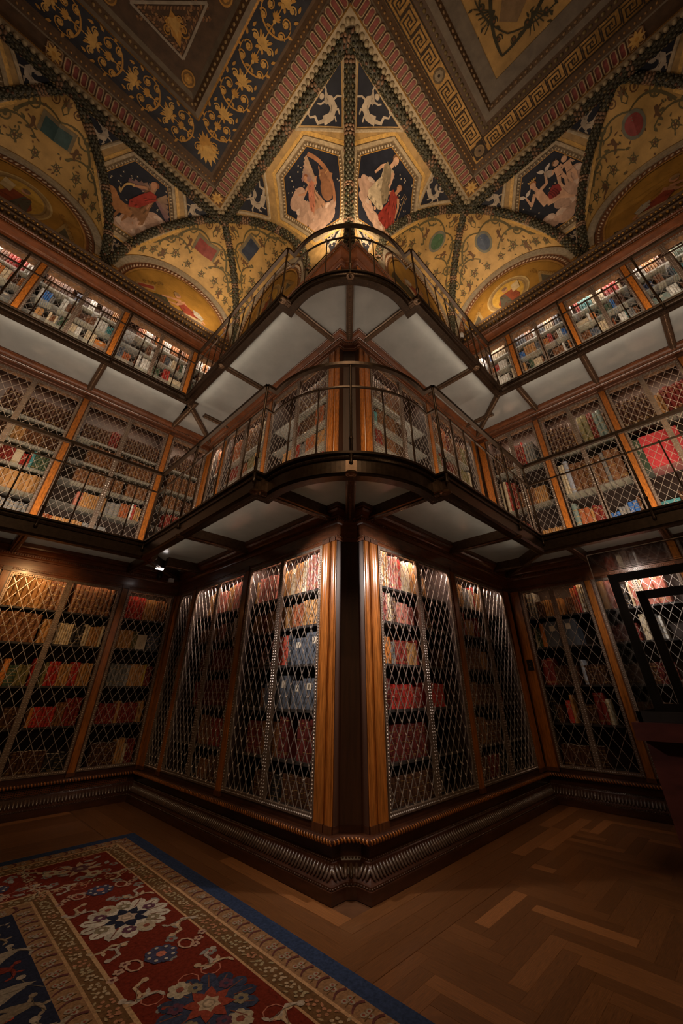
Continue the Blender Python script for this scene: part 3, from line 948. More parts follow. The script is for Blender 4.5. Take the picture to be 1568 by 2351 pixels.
# shelf contents, from the top shelf down; along the wall away from the corner pilaster / inner corner
#   <colour><count>[*height factor][/thickness cm] ; _<cm> gap ; B<colour><cm>*h  box file ; F<colour>n  flat stack
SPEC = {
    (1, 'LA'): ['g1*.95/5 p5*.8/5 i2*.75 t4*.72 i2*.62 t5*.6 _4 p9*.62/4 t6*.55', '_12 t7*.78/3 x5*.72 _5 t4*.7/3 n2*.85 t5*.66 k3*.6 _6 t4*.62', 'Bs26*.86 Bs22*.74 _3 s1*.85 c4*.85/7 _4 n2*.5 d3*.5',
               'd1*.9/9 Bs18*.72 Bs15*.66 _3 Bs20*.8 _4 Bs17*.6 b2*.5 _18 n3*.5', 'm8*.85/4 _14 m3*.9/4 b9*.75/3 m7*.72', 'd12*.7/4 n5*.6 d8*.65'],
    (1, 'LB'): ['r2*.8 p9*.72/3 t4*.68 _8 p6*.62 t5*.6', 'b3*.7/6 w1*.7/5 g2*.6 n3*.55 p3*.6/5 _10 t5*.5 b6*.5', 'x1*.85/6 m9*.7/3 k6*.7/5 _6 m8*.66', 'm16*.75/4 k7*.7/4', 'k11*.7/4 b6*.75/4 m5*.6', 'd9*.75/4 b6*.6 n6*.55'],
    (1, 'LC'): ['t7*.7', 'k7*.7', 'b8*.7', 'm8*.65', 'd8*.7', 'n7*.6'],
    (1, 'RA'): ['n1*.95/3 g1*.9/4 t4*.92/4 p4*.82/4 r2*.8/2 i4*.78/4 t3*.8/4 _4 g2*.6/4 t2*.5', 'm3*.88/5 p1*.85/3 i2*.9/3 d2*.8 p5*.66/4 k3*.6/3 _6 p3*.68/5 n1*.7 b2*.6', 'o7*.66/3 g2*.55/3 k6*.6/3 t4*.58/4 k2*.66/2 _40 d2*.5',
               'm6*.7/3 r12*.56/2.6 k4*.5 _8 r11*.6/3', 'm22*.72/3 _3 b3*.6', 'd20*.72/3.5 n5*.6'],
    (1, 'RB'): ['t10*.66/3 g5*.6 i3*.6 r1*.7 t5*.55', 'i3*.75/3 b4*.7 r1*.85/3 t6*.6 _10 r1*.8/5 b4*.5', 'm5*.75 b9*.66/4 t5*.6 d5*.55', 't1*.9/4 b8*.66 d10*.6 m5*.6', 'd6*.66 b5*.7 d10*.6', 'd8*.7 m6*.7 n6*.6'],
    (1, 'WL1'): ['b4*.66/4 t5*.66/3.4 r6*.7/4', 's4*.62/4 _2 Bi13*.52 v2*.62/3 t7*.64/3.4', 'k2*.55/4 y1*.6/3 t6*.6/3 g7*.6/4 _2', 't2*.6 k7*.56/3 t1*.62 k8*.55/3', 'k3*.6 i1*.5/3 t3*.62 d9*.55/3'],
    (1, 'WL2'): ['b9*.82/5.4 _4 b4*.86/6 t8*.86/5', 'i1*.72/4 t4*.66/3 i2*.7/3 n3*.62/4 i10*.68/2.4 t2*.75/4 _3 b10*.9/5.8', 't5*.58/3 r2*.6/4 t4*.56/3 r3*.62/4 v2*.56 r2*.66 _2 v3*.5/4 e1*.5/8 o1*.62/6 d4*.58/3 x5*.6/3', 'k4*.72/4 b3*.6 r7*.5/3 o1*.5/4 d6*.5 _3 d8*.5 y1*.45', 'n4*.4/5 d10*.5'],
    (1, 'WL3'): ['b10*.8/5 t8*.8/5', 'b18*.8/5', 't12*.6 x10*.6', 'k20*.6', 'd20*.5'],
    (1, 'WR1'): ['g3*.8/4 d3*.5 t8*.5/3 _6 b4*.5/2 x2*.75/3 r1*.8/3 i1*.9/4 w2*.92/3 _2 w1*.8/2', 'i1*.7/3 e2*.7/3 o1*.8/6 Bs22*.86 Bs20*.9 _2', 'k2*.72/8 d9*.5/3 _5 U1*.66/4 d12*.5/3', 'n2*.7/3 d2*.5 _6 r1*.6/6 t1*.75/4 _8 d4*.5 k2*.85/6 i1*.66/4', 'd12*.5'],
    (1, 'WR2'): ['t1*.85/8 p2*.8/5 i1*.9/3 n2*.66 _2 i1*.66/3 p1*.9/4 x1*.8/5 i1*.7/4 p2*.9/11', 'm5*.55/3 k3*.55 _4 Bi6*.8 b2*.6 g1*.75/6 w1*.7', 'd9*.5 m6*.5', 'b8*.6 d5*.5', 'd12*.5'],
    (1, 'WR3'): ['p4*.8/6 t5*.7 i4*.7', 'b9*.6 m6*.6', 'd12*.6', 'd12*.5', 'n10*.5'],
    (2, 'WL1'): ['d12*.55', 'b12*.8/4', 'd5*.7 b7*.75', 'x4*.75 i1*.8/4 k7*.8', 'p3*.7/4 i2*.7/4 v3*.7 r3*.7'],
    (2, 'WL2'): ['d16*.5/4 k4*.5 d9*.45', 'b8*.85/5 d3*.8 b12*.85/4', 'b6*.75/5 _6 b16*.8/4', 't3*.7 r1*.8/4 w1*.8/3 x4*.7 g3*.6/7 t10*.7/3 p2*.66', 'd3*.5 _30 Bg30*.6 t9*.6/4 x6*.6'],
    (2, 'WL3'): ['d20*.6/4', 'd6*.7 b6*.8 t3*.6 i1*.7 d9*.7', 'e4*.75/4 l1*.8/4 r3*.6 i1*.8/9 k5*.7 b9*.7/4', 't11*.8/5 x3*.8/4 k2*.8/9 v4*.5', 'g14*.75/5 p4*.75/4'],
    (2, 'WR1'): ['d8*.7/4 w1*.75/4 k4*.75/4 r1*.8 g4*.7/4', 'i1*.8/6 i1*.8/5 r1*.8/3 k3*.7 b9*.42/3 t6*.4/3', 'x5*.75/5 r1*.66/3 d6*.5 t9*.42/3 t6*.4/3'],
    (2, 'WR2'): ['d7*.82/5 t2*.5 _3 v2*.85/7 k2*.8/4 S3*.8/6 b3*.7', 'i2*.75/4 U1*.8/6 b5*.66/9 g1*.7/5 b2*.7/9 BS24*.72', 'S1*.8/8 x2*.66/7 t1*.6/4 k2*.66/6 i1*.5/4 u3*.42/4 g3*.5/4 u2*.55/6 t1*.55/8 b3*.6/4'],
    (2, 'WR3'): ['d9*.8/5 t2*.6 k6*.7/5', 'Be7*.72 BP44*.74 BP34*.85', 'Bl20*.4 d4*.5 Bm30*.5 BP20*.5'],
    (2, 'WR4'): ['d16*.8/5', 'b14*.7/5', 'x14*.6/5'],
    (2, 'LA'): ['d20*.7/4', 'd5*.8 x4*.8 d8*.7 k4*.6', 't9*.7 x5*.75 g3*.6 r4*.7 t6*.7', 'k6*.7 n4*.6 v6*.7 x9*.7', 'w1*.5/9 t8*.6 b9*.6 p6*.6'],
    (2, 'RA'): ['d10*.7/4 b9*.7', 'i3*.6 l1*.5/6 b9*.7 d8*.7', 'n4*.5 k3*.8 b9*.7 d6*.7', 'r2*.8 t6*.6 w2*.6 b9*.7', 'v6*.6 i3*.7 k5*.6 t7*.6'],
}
PAL = {1: 'bbbddmmkktx', 2: 'bbbdddktxmvti', 3: 'wwiibuoxlegstrdbNiwxb'}
PRE = {(3, 'WL1'), (3, 'WL2'), (3, 'WL3'), (3, 'WR1'), (3, 'WR2'), (3, 'WR3'), (3, 'WR4'), (3, 'WL4')}
BOOKS = []
rnd = random.Random(11)


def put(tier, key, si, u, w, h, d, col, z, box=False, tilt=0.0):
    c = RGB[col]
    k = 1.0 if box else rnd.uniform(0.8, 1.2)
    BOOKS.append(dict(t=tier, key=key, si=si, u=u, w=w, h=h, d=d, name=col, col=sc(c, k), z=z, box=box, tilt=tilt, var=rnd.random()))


for (tier, key) in CASES:
    wk, u0, u1, leaves, phrase = BAYS[key]
    zs_ = SHELVES[(tier, wk)]
    n = len(zs_)
    for si in range(n):
        z = zs_[si]
        top = zs_[si + 1] - 0.024 if si + 1 < n else ZT[tier][1] + 0.06
        if tier == 2 and si == n - 1:
            top = min(top, z + 0.6)
        hh = top - z
        u, ue = u0 + 0.03, u1 - 0.03
        sp = SPEC.get((tier, key))
        line = sp[n - 1 - si] if sp else None
        if line is None:
            toks = []
            while len(toks) < 12:
                cch = rnd.choice(PAL[tier])
                cnt = rnd.randint(1, 4) if tier == 3 else rnd.randint(2, 8)
                toks.append(f'{cch}{cnt}*{rnd.uniform(.5, .85):.2f}/{rnd.uniform(2.2, 5):.1f}')
                if rnd.random() < .25: toks.append('_%d' % rnd.randint(2, 9))
            if tier == 3 and rnd.random() < .35: toks.insert(0, 'B%s%d*.4' % (rnd.choice('wgiSo'), rnd.randint(14, 26)))
            line = ' '.join(toks)
        for tk in line.split():
            if tk[0] == '_':
                u += float(tk[1:]) / 100
                continue
            body, _, th = tk.partition('/')
            body, _, hf = body.partition('*')
            hf = float(hf) if hf else 0.7
            if body[0] == 'B':
                wbox = float(body[2:]) / 100
                if u + wbox < ue:
                    put(tier, key, si, u, wbox, hh * hf, 0.27, ABBR[body[1]], z, box=True)
                u += wbox + 0.004
                continue
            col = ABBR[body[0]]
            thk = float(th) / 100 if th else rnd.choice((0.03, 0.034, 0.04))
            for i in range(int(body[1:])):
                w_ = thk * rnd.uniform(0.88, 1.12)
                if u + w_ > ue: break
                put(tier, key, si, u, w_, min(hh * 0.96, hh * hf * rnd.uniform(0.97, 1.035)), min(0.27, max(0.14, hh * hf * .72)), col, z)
                u += w_ + 0.0015


def book_meshes():
    pts = [(-.5, -1.0), (-.5, -.10), (-.46, -.04), (-.28, -.005), (0, 0.012), (.28, -.005), (.46, -.04), (.5, -.10), (.5, -1.0)]
    inn = [(x * .80, max(-1.0, y - .045) if -.9 < y else -1.0) for x, y in pts]
    mb = MB()
    n = len(pts)
    vs = [(x, y, z) for z in (0, 1) for x, y in pts] + [(x, y, z) for z in (0, 1) for x, y in inn]
    fs = []
    for i in range(n - 1):
        fs.append((i, i + 1, i + 1 + n, i + n))
        fs.append((2 * n + i + 1, 2 * n + i, 3 * n + i, 3 * n + i + 1))
        fs.append((i, 2 * n + i, 2 * n + i + 1, i + 1))
        fs.append((n + i + 1, 3 * n + i + 1, 3 * n + i, n + i))
    for i in (0, n - 1):
        fs.append((i, i + n, 3 * n + i, 2 * n + i))
    mb.add(vs, fs)
    cover = mb
    pg = MB(); pg.box(-.40, .40, -.97, -.06, .012, .985)
    gb = []
    for zs in ((.13, .30, .47, .64, .81), (.2, .5, .8), (.08, .12, .72, .9)):
        g = MB()
        for z in zs:
            q = [(-.50, -.11), (-.47, -.035), (-.28, 0.004), (0, 0.022), (.28, 0.004), (.47, -.035), (.50, -.11)]
            k = len(q)
            g.add([(x * 1.01, y, z + dz) for dz in (0, .016) for x, y in q] , [(i, i + 1, i + 1 + k, i + k) for i in range(k - 1)])
        gb.append(g)
    ti = MB()
    q = [(-.46, -.03), (-.28, 0.002), (0, 0.02), (.28, 0.002), (.46, -.03)]
    ti.add([(x, y + .002, z) for z in (.66, .78) for x, y in q], [(i, i + 1, i + 6, i + 5) for i in range(4)])
    return cover, pg, gb, ti


COVER, PAGES, BANDS, TITLE = book_meshes()
me_cover = COVER.mesh('book', 'leather')
me_pages = PAGES.mesh('page_block', 'page')
me_bands = [g.mesh('gilt_bands', 'gilt_band') for g in BANDS]
me_title = TITLE.mesh('title_label', 'gilt_band')
bx = MB(); bx.box(-.5, .5, -1, 0, 0, 1)
me_box = bx.mesh('box_file', 'leather')
bl = MB(); bl.box(-.16, .16, 0, 0.006, .62, .84)
me_blab = bl.mesh('label_plate', 'page')

TCAM = CAM
for b in BOOKS:
    w = W[BAYS[b['key']][0]]
    p = Vector(w.f(b['u'] + b['w'] / 2, -0.085, b['z'] + b['h'] / 2))
    d = TCAM - p
    r = d.length
    zc = (p - CAM).dot(_f)
    px = FPX * ((p - CAM).dot(_r2)) / max(zc, .1) + PPX
    py = -FPX * ((p - CAM).dot(_u2)) / max(zc, .1) + PPY
    b['size'] = b['w'] * b['h'] * abs(w.n.dot(d)) / r ** 3 if (zc > .3 and -10 < px < 1578 and -10 < py < 2340) else 0
    b['base'] = w.f(b['u'] + b['w'] / 2, -0.085, b['z'] + 0.001)
    b['rot'] = w.rot
ranked = sorted([b for b in BOOKS if not b['box']], key=lambda b: -b['size'])
ORD = ['top', 'second', 'third', 'fourth', 'fifth', 'lowest']
SHORT = {'LA': 'rug-side corner bay', 'LB': 'rug-side inner bay', 'LC': 'rug-side narrow bay', 'RA': 'parquet-side corner bay', 'RB': 'parquet-side inner bay',
         'WL1': 'rug wall first bay', 'WL2': 'rug wall second bay', 'WL3': 'rug wall third bay', 'WL4': 'rug wall fourth bay',
         'WR1': 'vitrine wall first bay', 'WR2': 'vitrine wall second bay', 'WR3': 'vitrine wall third bay', 'WR4': 'vitrine wall fourth bay'}
NTH = 'first second third fourth fifth sixth seventh eighth ninth tenth eleventh twelfth thirteenth fourteenth fifteenth sixteenth seventeenth eighteenth nineteenth twentieth'.split()
NTH += ['twenty-' + x for x in NTH[:9]] + ['thirtieth'] + ['thirty-' + x for x in NTH[:9]]
cnt_ = {}
for b in sorted(BOOKS, key=lambda b: b['u']):
    k_ = (b['t'], b['key'], b['si'], b['name'], b['box'])
    cnt_[k_] = cnt_.get(k_, 0) + 1
    b['nth'] = cnt_[k_]
    b['kk'] = k_
TS = {1: 'ground tier', 2: 'middle tier', 3: 'top tier'}
single = ranked[:300]
for b in single:
    n = len(SHELVES[(b['t'], BAYS[b['key']][0])])
    where = f"{ORD[n - 1 - b['si']] if b['si'] else 'lowest'} shelf, {TS[b['t']]}, {SHORT[b['key']]}"
    o = bpy.data.objects.new('book', me_cover)
    COL.objects.link(o)
    o.location, o.scale = b['base'], (b['w'], b['d'], b['h'])
    o.rotation_euler = (0, 0, b['rot'])
    o.color = (*b['col'], 1)
    lab = f"{NTH[b['nth'] - 1]} {b['name']} book from the corner, {where}" if cnt_[b['kk']] > 1 else f"single {b['name']} book on {where}"
    tag(o, lab, 'book', f"{b['name']} books, {where}")
    kids = [('page_block', me_pages), ('gilt_bands', me_bands[int(b['var'] * 2.99)])]
    for nm, me in kids:
        c = bpy.data.objects.new(nm, me)
        COL.objects.link(c); c.parent = o
        if nm == 'gilt_bands': c['kind'] = 'stuff'
nbox = {}
for b in BOOKS:
    if not b['box']: continue
    if b['size'] <= 0: continue
    n = len(SHELVES[(b['t'], BAYS[b['key']][0])])
    where = f"{ORD[n - 1 - b['si']] if b['si'] else 'lowest'} shelf, {TS[b['t']]}, {SHORT[b['key']]}"
    o = bpy.data.objects.new('box_file', me_box)
    COL.objects.link(o)
    o.location, o.scale = b['base'], (b['w'], b['d'], b['h'])
    o.rotation_euler = (0, 0, b['rot'])
    o.color = (*b['col'], 1)
    kk = (b['name'], where)
    nbox[kk] = nbox.get(kk, 0) + 1
    tag(o, f"{NTH[b['nth'] - 1]} {b['name']} box file from the corner, {where}" if cnt_[b['kk']] > 1 else f"{b['name']} box file standing on {where}", 'box', f"{b['name']} box files, {where}")
    if b['w'] > .28: continue
    c = bpy.data.objects.new('label_plate', me_blab)
    COL.objects.link(c); c.parent = o
# the rest of the books, too small or too many to single out
mb = MB()
mb.mats = ['books', 'page', 'gilt_band']
gi = {}
for b in ranked[300:]:
    if b['size'] <= 0 and b['t'] == 1: continue
    cs, sn = math.cos(b['rot']), math.sin(b['rot'])
    bx_, by_, bz_ = b['base']
    mb.T = lambda x, y, z: (bx_ + (x * b['w']) * cs - (y * b['d']) * sn, by_ + (x * b['w']) * sn + (y * b['d']) * cs, bz_ + z * b['h'])
    mb.mi = 0; mb.add(COVER.v, COVER.f, b['col'])
    mb.mi = 1; mb.add(PAGES.v, PAGES.f, (.9, .9, .9))
    if b['t'] < 3:
        g = BANDS[int(b['var'] * 2.99)]
        mb.mi = 2; mb.add(g.v, g.f, (.9, .9, .9))
mb.T = None
mb.build('shelved_books', None, kind='stuff', label='rows of smaller books behind the lattice doors on the remaining shelves', cat='books')

# lamps in the tops of the cases
for (tier, key), root in CASES.items():
    wk, u0, u1, leaves, phrase = BAYS[key]
    w = W[wk]
    pw = {1: {'LA': 20, 'LB': 6.5, 'LC': .4, 'RA': 20, 'RB': 5, 'WL1': 1.0, 'WL2': 2.5, 'WL3': 2.0, 'WR1': 1.3, 'WR2': 6.0, 'WR3': 4.0}.get(key, 1), 2: 5.0 if wk in ('WL', 'WR') else 4.5, 3: 7.0 if wk in ('WL', 'WR') else 6.0}[tier]
    col = {1: (1.0, .74, .58) if wk in 'LR' or key == 'WR2' else (1.0, .6, .32), 2: (1.0, .76, .55), 3: (1.0, .84, .70)}[tier]
    z1 = ZT[tier][1]
    loc = w.f((u0 + u1) / 2, -0.055, z1 + (0.05 if tier == 1 else 0.03))
    tgt = w.f((u0 + u1) / 2, -0.10, z1 - 0.6)
    lo = lamp('AREA', 'case_lamp', loc, pw, col, tgt, shape='RECTANGLE', size=(u1 - u0) * .86 if wk in ('L', 'R', 'WL', 'WR') else .5, size_y=0.02)
    # align the long side of the lamp with the wall
    zax = (Vector(loc) - Vector(tgt)).normalized()
    xax = w.u
    yax = zax.cross(xax).normalized()
    lo.matrix_world = Matrix(((xax.x, yax.x, zax.x, loc[0]), (xax.y, yax.y, zax.y, loc[1]), (xax.z, yax.z, zax.z, loc[2]), (0, 0, 0, 1)))

# ------------------------------------------------------------------ painted decoration helper
class Decal(MB):
    """flat painted shapes laid on a surface f(u, v, height)"""
    def __init__(s, f, h0=0.004, dh=0.0018):
        super().__init__()
        s.S, s.h0, s.dh = f, h0, dh

    def jit(s):
        s.k = getattr(s, 'k', 0) + 1
        return (s.k % 45) * 2.4e-5

    def _put(s, tri2, col, layer):
        h = s.h0 + s.dh * layer + s.jit()
        o = len(s.v)
        for t in tri2:
            for p in t:
                s.v.append(s.S(p[0], p[1], h))
        for i, t in enumerate(tri2):
            s.f.append(list(range(o, o + len(t))))
            o += len(t)
            s.m.append(0)
            s.c.append(col)

    def poly(s, pts, col, layer=1, maxe=9):
        tr = geometry.tessellate_polygon([[Vector((p[0], p[1], 0)) for p in pts]])
        T = [tuple((pts[i][0], pts[i][1]) for i in t) for t in tr]
        for _ in range(4):
            m = max(math.dist(t[i], t[(i + 1) % 3]) for t in T for i in range(3))
            if m <= maxe: break
            N = []
            for a, b, c in T:
                ab, bc, ca_ = [((p[0] + q[0]) / 2, (p[1] + q[1]) / 2) for p, q in ((a, b), (b, c), (c, a))]
                N += [(a, ab, ca_), (ab, b, bc), (ca_, bc, c), (ab, bc, ca_)]
            T = N
        s._put(T, col, layer)

    def stroke(s, pts, w0, col, layer=1, w1=None):
        w1 = w0 if w1 is None else w1
        n = len(pts)
        L, R = [], []
        for i, p in enumerate(pts):
            a, b = pts[max(0, i - 1)], pts[min(n - 1, i + 1)]
            dx, dy = b[0] - a[0], b[1] - a[1]
            l = math.hypot(dx, dy) or 1
            w = (w0 + (w1 - w0) * i / (n - 1)) / 2
            L.append((p[0] - dy / l * w, p[1] + dx / l * w))
            R.append((p[0] + dy / l * w, p[1] - dx / l * w))
        s._put([(L[i], R[i], R[i + 1], L[i + 1]) for i in range(n - 1)], col, layer)

    def disc(s, c, r, col, layer=1, ry=None, n=12, rot=0.0):
        ry = r if ry is None else ry
        cs, sn = math.cos(rot), math.sin(rot)
        P = []
        for i in range(n):
            x, y = r * math.cos(2 * PI * i / n), ry * math.sin(2 * PI * i / n)
            P.append((c[0] + x * cs - y * sn, c[1] + x * sn + y * cs))
        s._put([tuple(P)], col, layer)

    def ring(s, c, r, w, col, layer=1, ry=None, n=20):
        ry = r if ry is None else ry
        k = 1 - w / r
        A = [(c[0] + r * math.cos(2 * PI * i / n), c[1] + ry * math.sin(2 * PI * i / n)) for i in range(n)]
        B = [(c[0] + r * k * math.cos(2 * PI * i / n), c[1] + (ry - w) * math.sin(2 * PI * i / n)) for i in range(n)]
        s._put([(A[i], A[(i + 1) % n], B[(i + 1) % n], B[i]) for i in range(n)], col, layer)

    def leaf(s, p, ang, l, w, col, layer=1):
        c, t = math.cos(ang), math.sin(ang)
        q = [(0, 0), (.3, .5), (.65, .42), (1, 0), (.65, -.42), (.3, -.5)]
        s._put([tuple((p[0] + (x * l) * c - (y * w) * t, p[1] + (x * l) * t + (y * w) * c) for x, y in q)], col, layer)

    def spiral(s, c, r, a0, turns, w, col, layer=1, sgn=1):
        n = max(8, int(turns * 12))
        P = []
        for i in range(n + 1):
            k = i / n
            a = a0 + sgn * 2 * PI * turns * k
            rr = r * (1 - 0.85 * k)
            P.append((c[0] + rr * math.cos(a), c[1] + rr * math.sin(a)))
        s.stroke(P, w, col, layer, w * 0.6)
        s.disc(P[-1], w * 1.3, col, layer, n=8)

    def palmette(s, p, ang, l, col, layer=1, n=7, spread=2.4):
        for i in range(n):
            a = ang + spread * (i / (n - 1) - .5)
            k = 1 - .35 * abs(i / (n - 1) - .5) * 2
            s.leaf(p, a, l * k, l * .26, col, layer)

    def flower(s, p, r, col, col2, layer=1, n=6):
        for i in range(n):
            a = 2 * PI * i / n
            s.disc((p[0] + r * .6 * math.cos(a), p[1] + r * .6 * math.sin(a)), r * .38, col, layer, n=7)
        s.disc(p, r * .3, col2, layer + 1, n=7)

    def curve(s, p0, p1, p2, w0, col, layer=1, w1=None, n=8):
        P = []
        for i in range(n + 1):
            t = i / n
            P.append(tuple((1 - t) ** 2 * a + 2 * t * (1 - t) * b + t * t * c for a, b, c in zip(p0, p1, p2)))
        s.stroke(P, w0, col, layer, w1)

    def xf(s, px, py, k, ang=0.0, flip=1):
        """a local drawing frame: returns q(x, y) -> surface coordinates"""
        c, t = math.cos(ang), math.sin(ang)
        return lambda x, y: (px + (flip * x * c - y * t) * k, py + (flip * x * t + y * c) * k)


OLIVE = (0.115, 0.092, 0.042)
UMBER = (0.13, 0.065, 0.03)
FLESH = (0.48, 0.24, 0.14)
FLESHL = (0.60, 0.36, 0.24)
CLOUD = (0.50, 0.32, 0.24)
CLOUD2 = (0.60, 0.44, 0.36)
PALE = (0.42, 0.34, 0.26)
GOLD = (0.50, 0.26, 0.06)
GOLDL = (0.60, 0.36, 0.11)
STAR = (0.75, 0.62, 0.42)


def chimera(D, q, col=PALE):
    """small white sea-creature: curled tail, wing, raised arm"""
    P = [q(-.45, -.1), q(-.2, -.32), q(.08, -.28), q(.2, -.02), q(.12, .22)]
    D.stroke(P, abs(q(.26, 0)[0] - q(0, 0)[0]) + abs(q(.26, 0)[1] - q(0, 0)[1]), col, 2, (abs(q(.2, 0)[0] - q(0, 0)[0]) + abs(q(.2, 0)[1] - q(0, 0)[1])))
    k = math.dist(q(1, 0), q(0, 0))
    D.disc(q(.14, .36), .10 * k, col, 3, n=10)
    D.stroke([q(-.45, -.1), q(-.62, .1), q(-.5, .32), q(-.62, .5), q(-.55, .62)], .15 * k, col, 2, .04 * k)
    D.leaf(q(-.55, .60), 1.2, .2 * k, .1 * k, col, 2); D.leaf(q(-.55, .60), 2.4, .2 * k, .1 * k, col, 2)
    D.stroke([q(.16, .2), q(.38, .3), q(.48, .5)], .08 * k, col, 2, .05 * k)
    D.stroke([q(.12, .12), q(-.08, .28), q(-.12, .42)], .08 * k, col, 2, .05 * k)
    for x in (-.25, .0):
        D.stroke([q(x, -.28), q(x + .12, -.48), q(x + .02, -.62)], .1 * k, col, 2, .05 * k)
    D.stroke([q(.2, -.1), q(.42, -.22), q(.5, -.42)], .09 * k, col, 2, .05 * k)
    D.leaf(q(.0, .05), 2.3, .42 * k, .18 * k, sc(col, .8), 3)
    D.stroke([q(-.1, -.25), q(.1, -.15)], .03 * k, sc(col, .45), 4)
    D.stroke([q(.14, .05), q(.2, .2)], .02 * k, sc(col, .45), 4)


def person(D, q, pose, skin=FLESH, robe=None, hair=(0.12, 0.05, 0.02)):
    """painted draped figure: pose = dict of joint positions in local units"""
    k = math.dist(q(1, 0), q(0, 0))
    g = lambda n: q(*pose[n])
    if 'wing' in pose:
        for i in range(7):
            D.leaf(g('neck'), pose['wing'] + .22 * (i - 3), (.75 - .05 * abs(i - 2)) * k, .13 * k, (0.34, 0.2, 0.12) if i % 2 else (0.28, 0.15, 0.09), 3)
    for a, b, c, w in (('hip', 'kneeA', 'footA', .17), ('hip', 'kneeB', 'footB', .17)):
        D.stroke([g(a), g(b)], w * k, skin, 4, w * .72 * k)
        D.stroke([g(b), g(c)], w * .70 * k, skin, 4, w * .35 * k)
        D.disc(g(b), w * .36 * k, skin, 4, n=8)
    D.stroke([g('hip'), tuple((a + b) / 2 for a, b in zip(g('hip'), g('neck'))), g('neck')], .30 * k, skin, 5, .26 * k)
    for a, b, c in (('neck', 'elA', 'haA'), ('neck', 'elB', 'haB')):
        D.stroke([g(a), g(b)], .12 * k, skin, 6, .085 * k)
        D.stroke([g(b), g(c)], .085 * k, skin, 6, .05 * k)
        D.disc(g(b), .043 * k, skin, 6, n=7)
        D.disc(g(c), .035 * k, skin, 6, n=6)
    hd = g('head')
    D.disc(hd, .105 * k, skin, 7, .12 * k, n=12)
    D.disc((hd[0] + (hd[0] - g('neck')[0]) * .25, hd[1] + (hd[1] - g('neck')[1]) * .25), .105 * k, hair, 8, .085 * k, n=10)
    if robe:
        for ri, (pts, col) in enumerate(robe):
            D.poly([q(*p) for p in pts], col, 9 + ri)
            c0 = (sum(p[0] for p in pts) / len(pts), sum(p[1] for p in pts) / len(pts))
            for j in range(0, len(pts), 2):
                D.stroke([q(*pts[j]), q(c0[0] * .6 + pts[j][0] * .4, c0[1] * .6 + pts[j][1] * .4)], .022 * k, sc(col, .5), 11)
    D.stroke([g('hip'), g('neck')], .012 * k, sc(skin, .6), 6)


def clouds(D, pts, r, seed=1):
    rr = random.Random(seed)
    for i, (x, y) in enumerate(pts):
        for j in range(4):
            a = rr.uniform(.7, 1.15)
            D.disc((x + rr.uniform(-.6, .6) * r, y + rr.uniform(-.5, .4) * r), r * a, sc(CLOUD, rr.uniform(.75, 1.05)), 2 + (j % 3) * .3, r * a * rr.uniform(.65, .9), n=14)
        D.disc((x + .2 * r, y + .25 * r), r * .62, CLOUD2, 3.4, r * .45, n=12)
        D.curve((x - .5 * r, y - .2 * r), (x, y - .55 * r), (x + .6 * r, y - .1 * r), .05 * r, sc(CLOUD, .55), 3.6)


# ------------------------------------------------------------------ vault
def cove(phi):
    """distance from wall, height"""
    return DV * (1 - math.cos(phi)), ZS + (HC - ZS) * math.sin(phi)


HA = 1.32     # rise of the wall arches
ARCR = 1.37
# severies: wall, centre of the arch along the wall (in wall u)
SEV = {'L': [AL - 1.37], 'R': [AR - 1.37], 'WL': [1.37, 4.21], 'WR': [1.37, 4.21]}
NSTEP = 14


def groin(wk, c, sgn, n=18):
    """points of the groin from springing (phi 0) to tip"""
    out = []
    for i in range(n + 1):
        phi = PI / 2 * i / n
        nn, z = cove(phi)
        out.append(Vector(W[wk].f(c + sgn * ARCR * math.cos(phi), nn, z)))
    return out


def sev_f(wk, c):
    def f(a, b, h=0.0):
        """a -1..1 across, b 0..1 from wall to groin"""
        a = max(-1, min(1, a))
        q = math.sqrt(max(0, 1 - a * a))
        nmax = DV * (1 - abs(a))
        z = (ZS + HA * q) * (1 - b) + (ZS + (HC - ZS) * q) * b
        return W[wk].f(c + ARCR * a * (1 - h * .6), nmax * b, z - h)
    return f


def span_bounds(wk, i):
    """spandrel between severies: functions left(phi), right(phi) in wall u"""
    if wk in 'LR':
        c = SEV[wk][0]
        return (lambda phi: -DV * (1 - math.cos(phi))), (lambda phi: c - ARCR * math.cos(phi))
    c1, c2 = SEV[wk][i], (SEV[wk][i + 1] if i + 1 < len(SEV[wk]) else SEV[wk][i] + 2.84)
    return (lambda phi: c1 + ARCR * math.cos(phi)), (lambda phi: c2 - ARCR * math.cos(phi))


VAULT = thing('painted_vault', (0, 0, ZS), 'painted coved vault with lunettes and hexagonal panels above the bookcases', 'vault', kind='structure')
VAULT.name = 'ceiling'


def spandrel_f(wk):
    def f(u, s, h=0.0):
        """u along the wall, s = fraction of the cove 0..1"""
        phi = PI / 2 * s
        n, z = cove(phi)
        return W[wk].f(u, n + h * math.cos(phi) * .7, z - h * math.sin(phi))
    return f


# cove shells (cream) per spandrel, ochre severies, wall arch fields
HEX = {'c': [(-.63, .64), (-.31, .87), (.31, .87), (.63, .64), (.19, .36), (-.19, .36)], 'b': [(-.20, .56), (.2, .79), (.90, .79), (1.26, .59), (.78, .26), (.19, .175)]}
LEN = 2.63


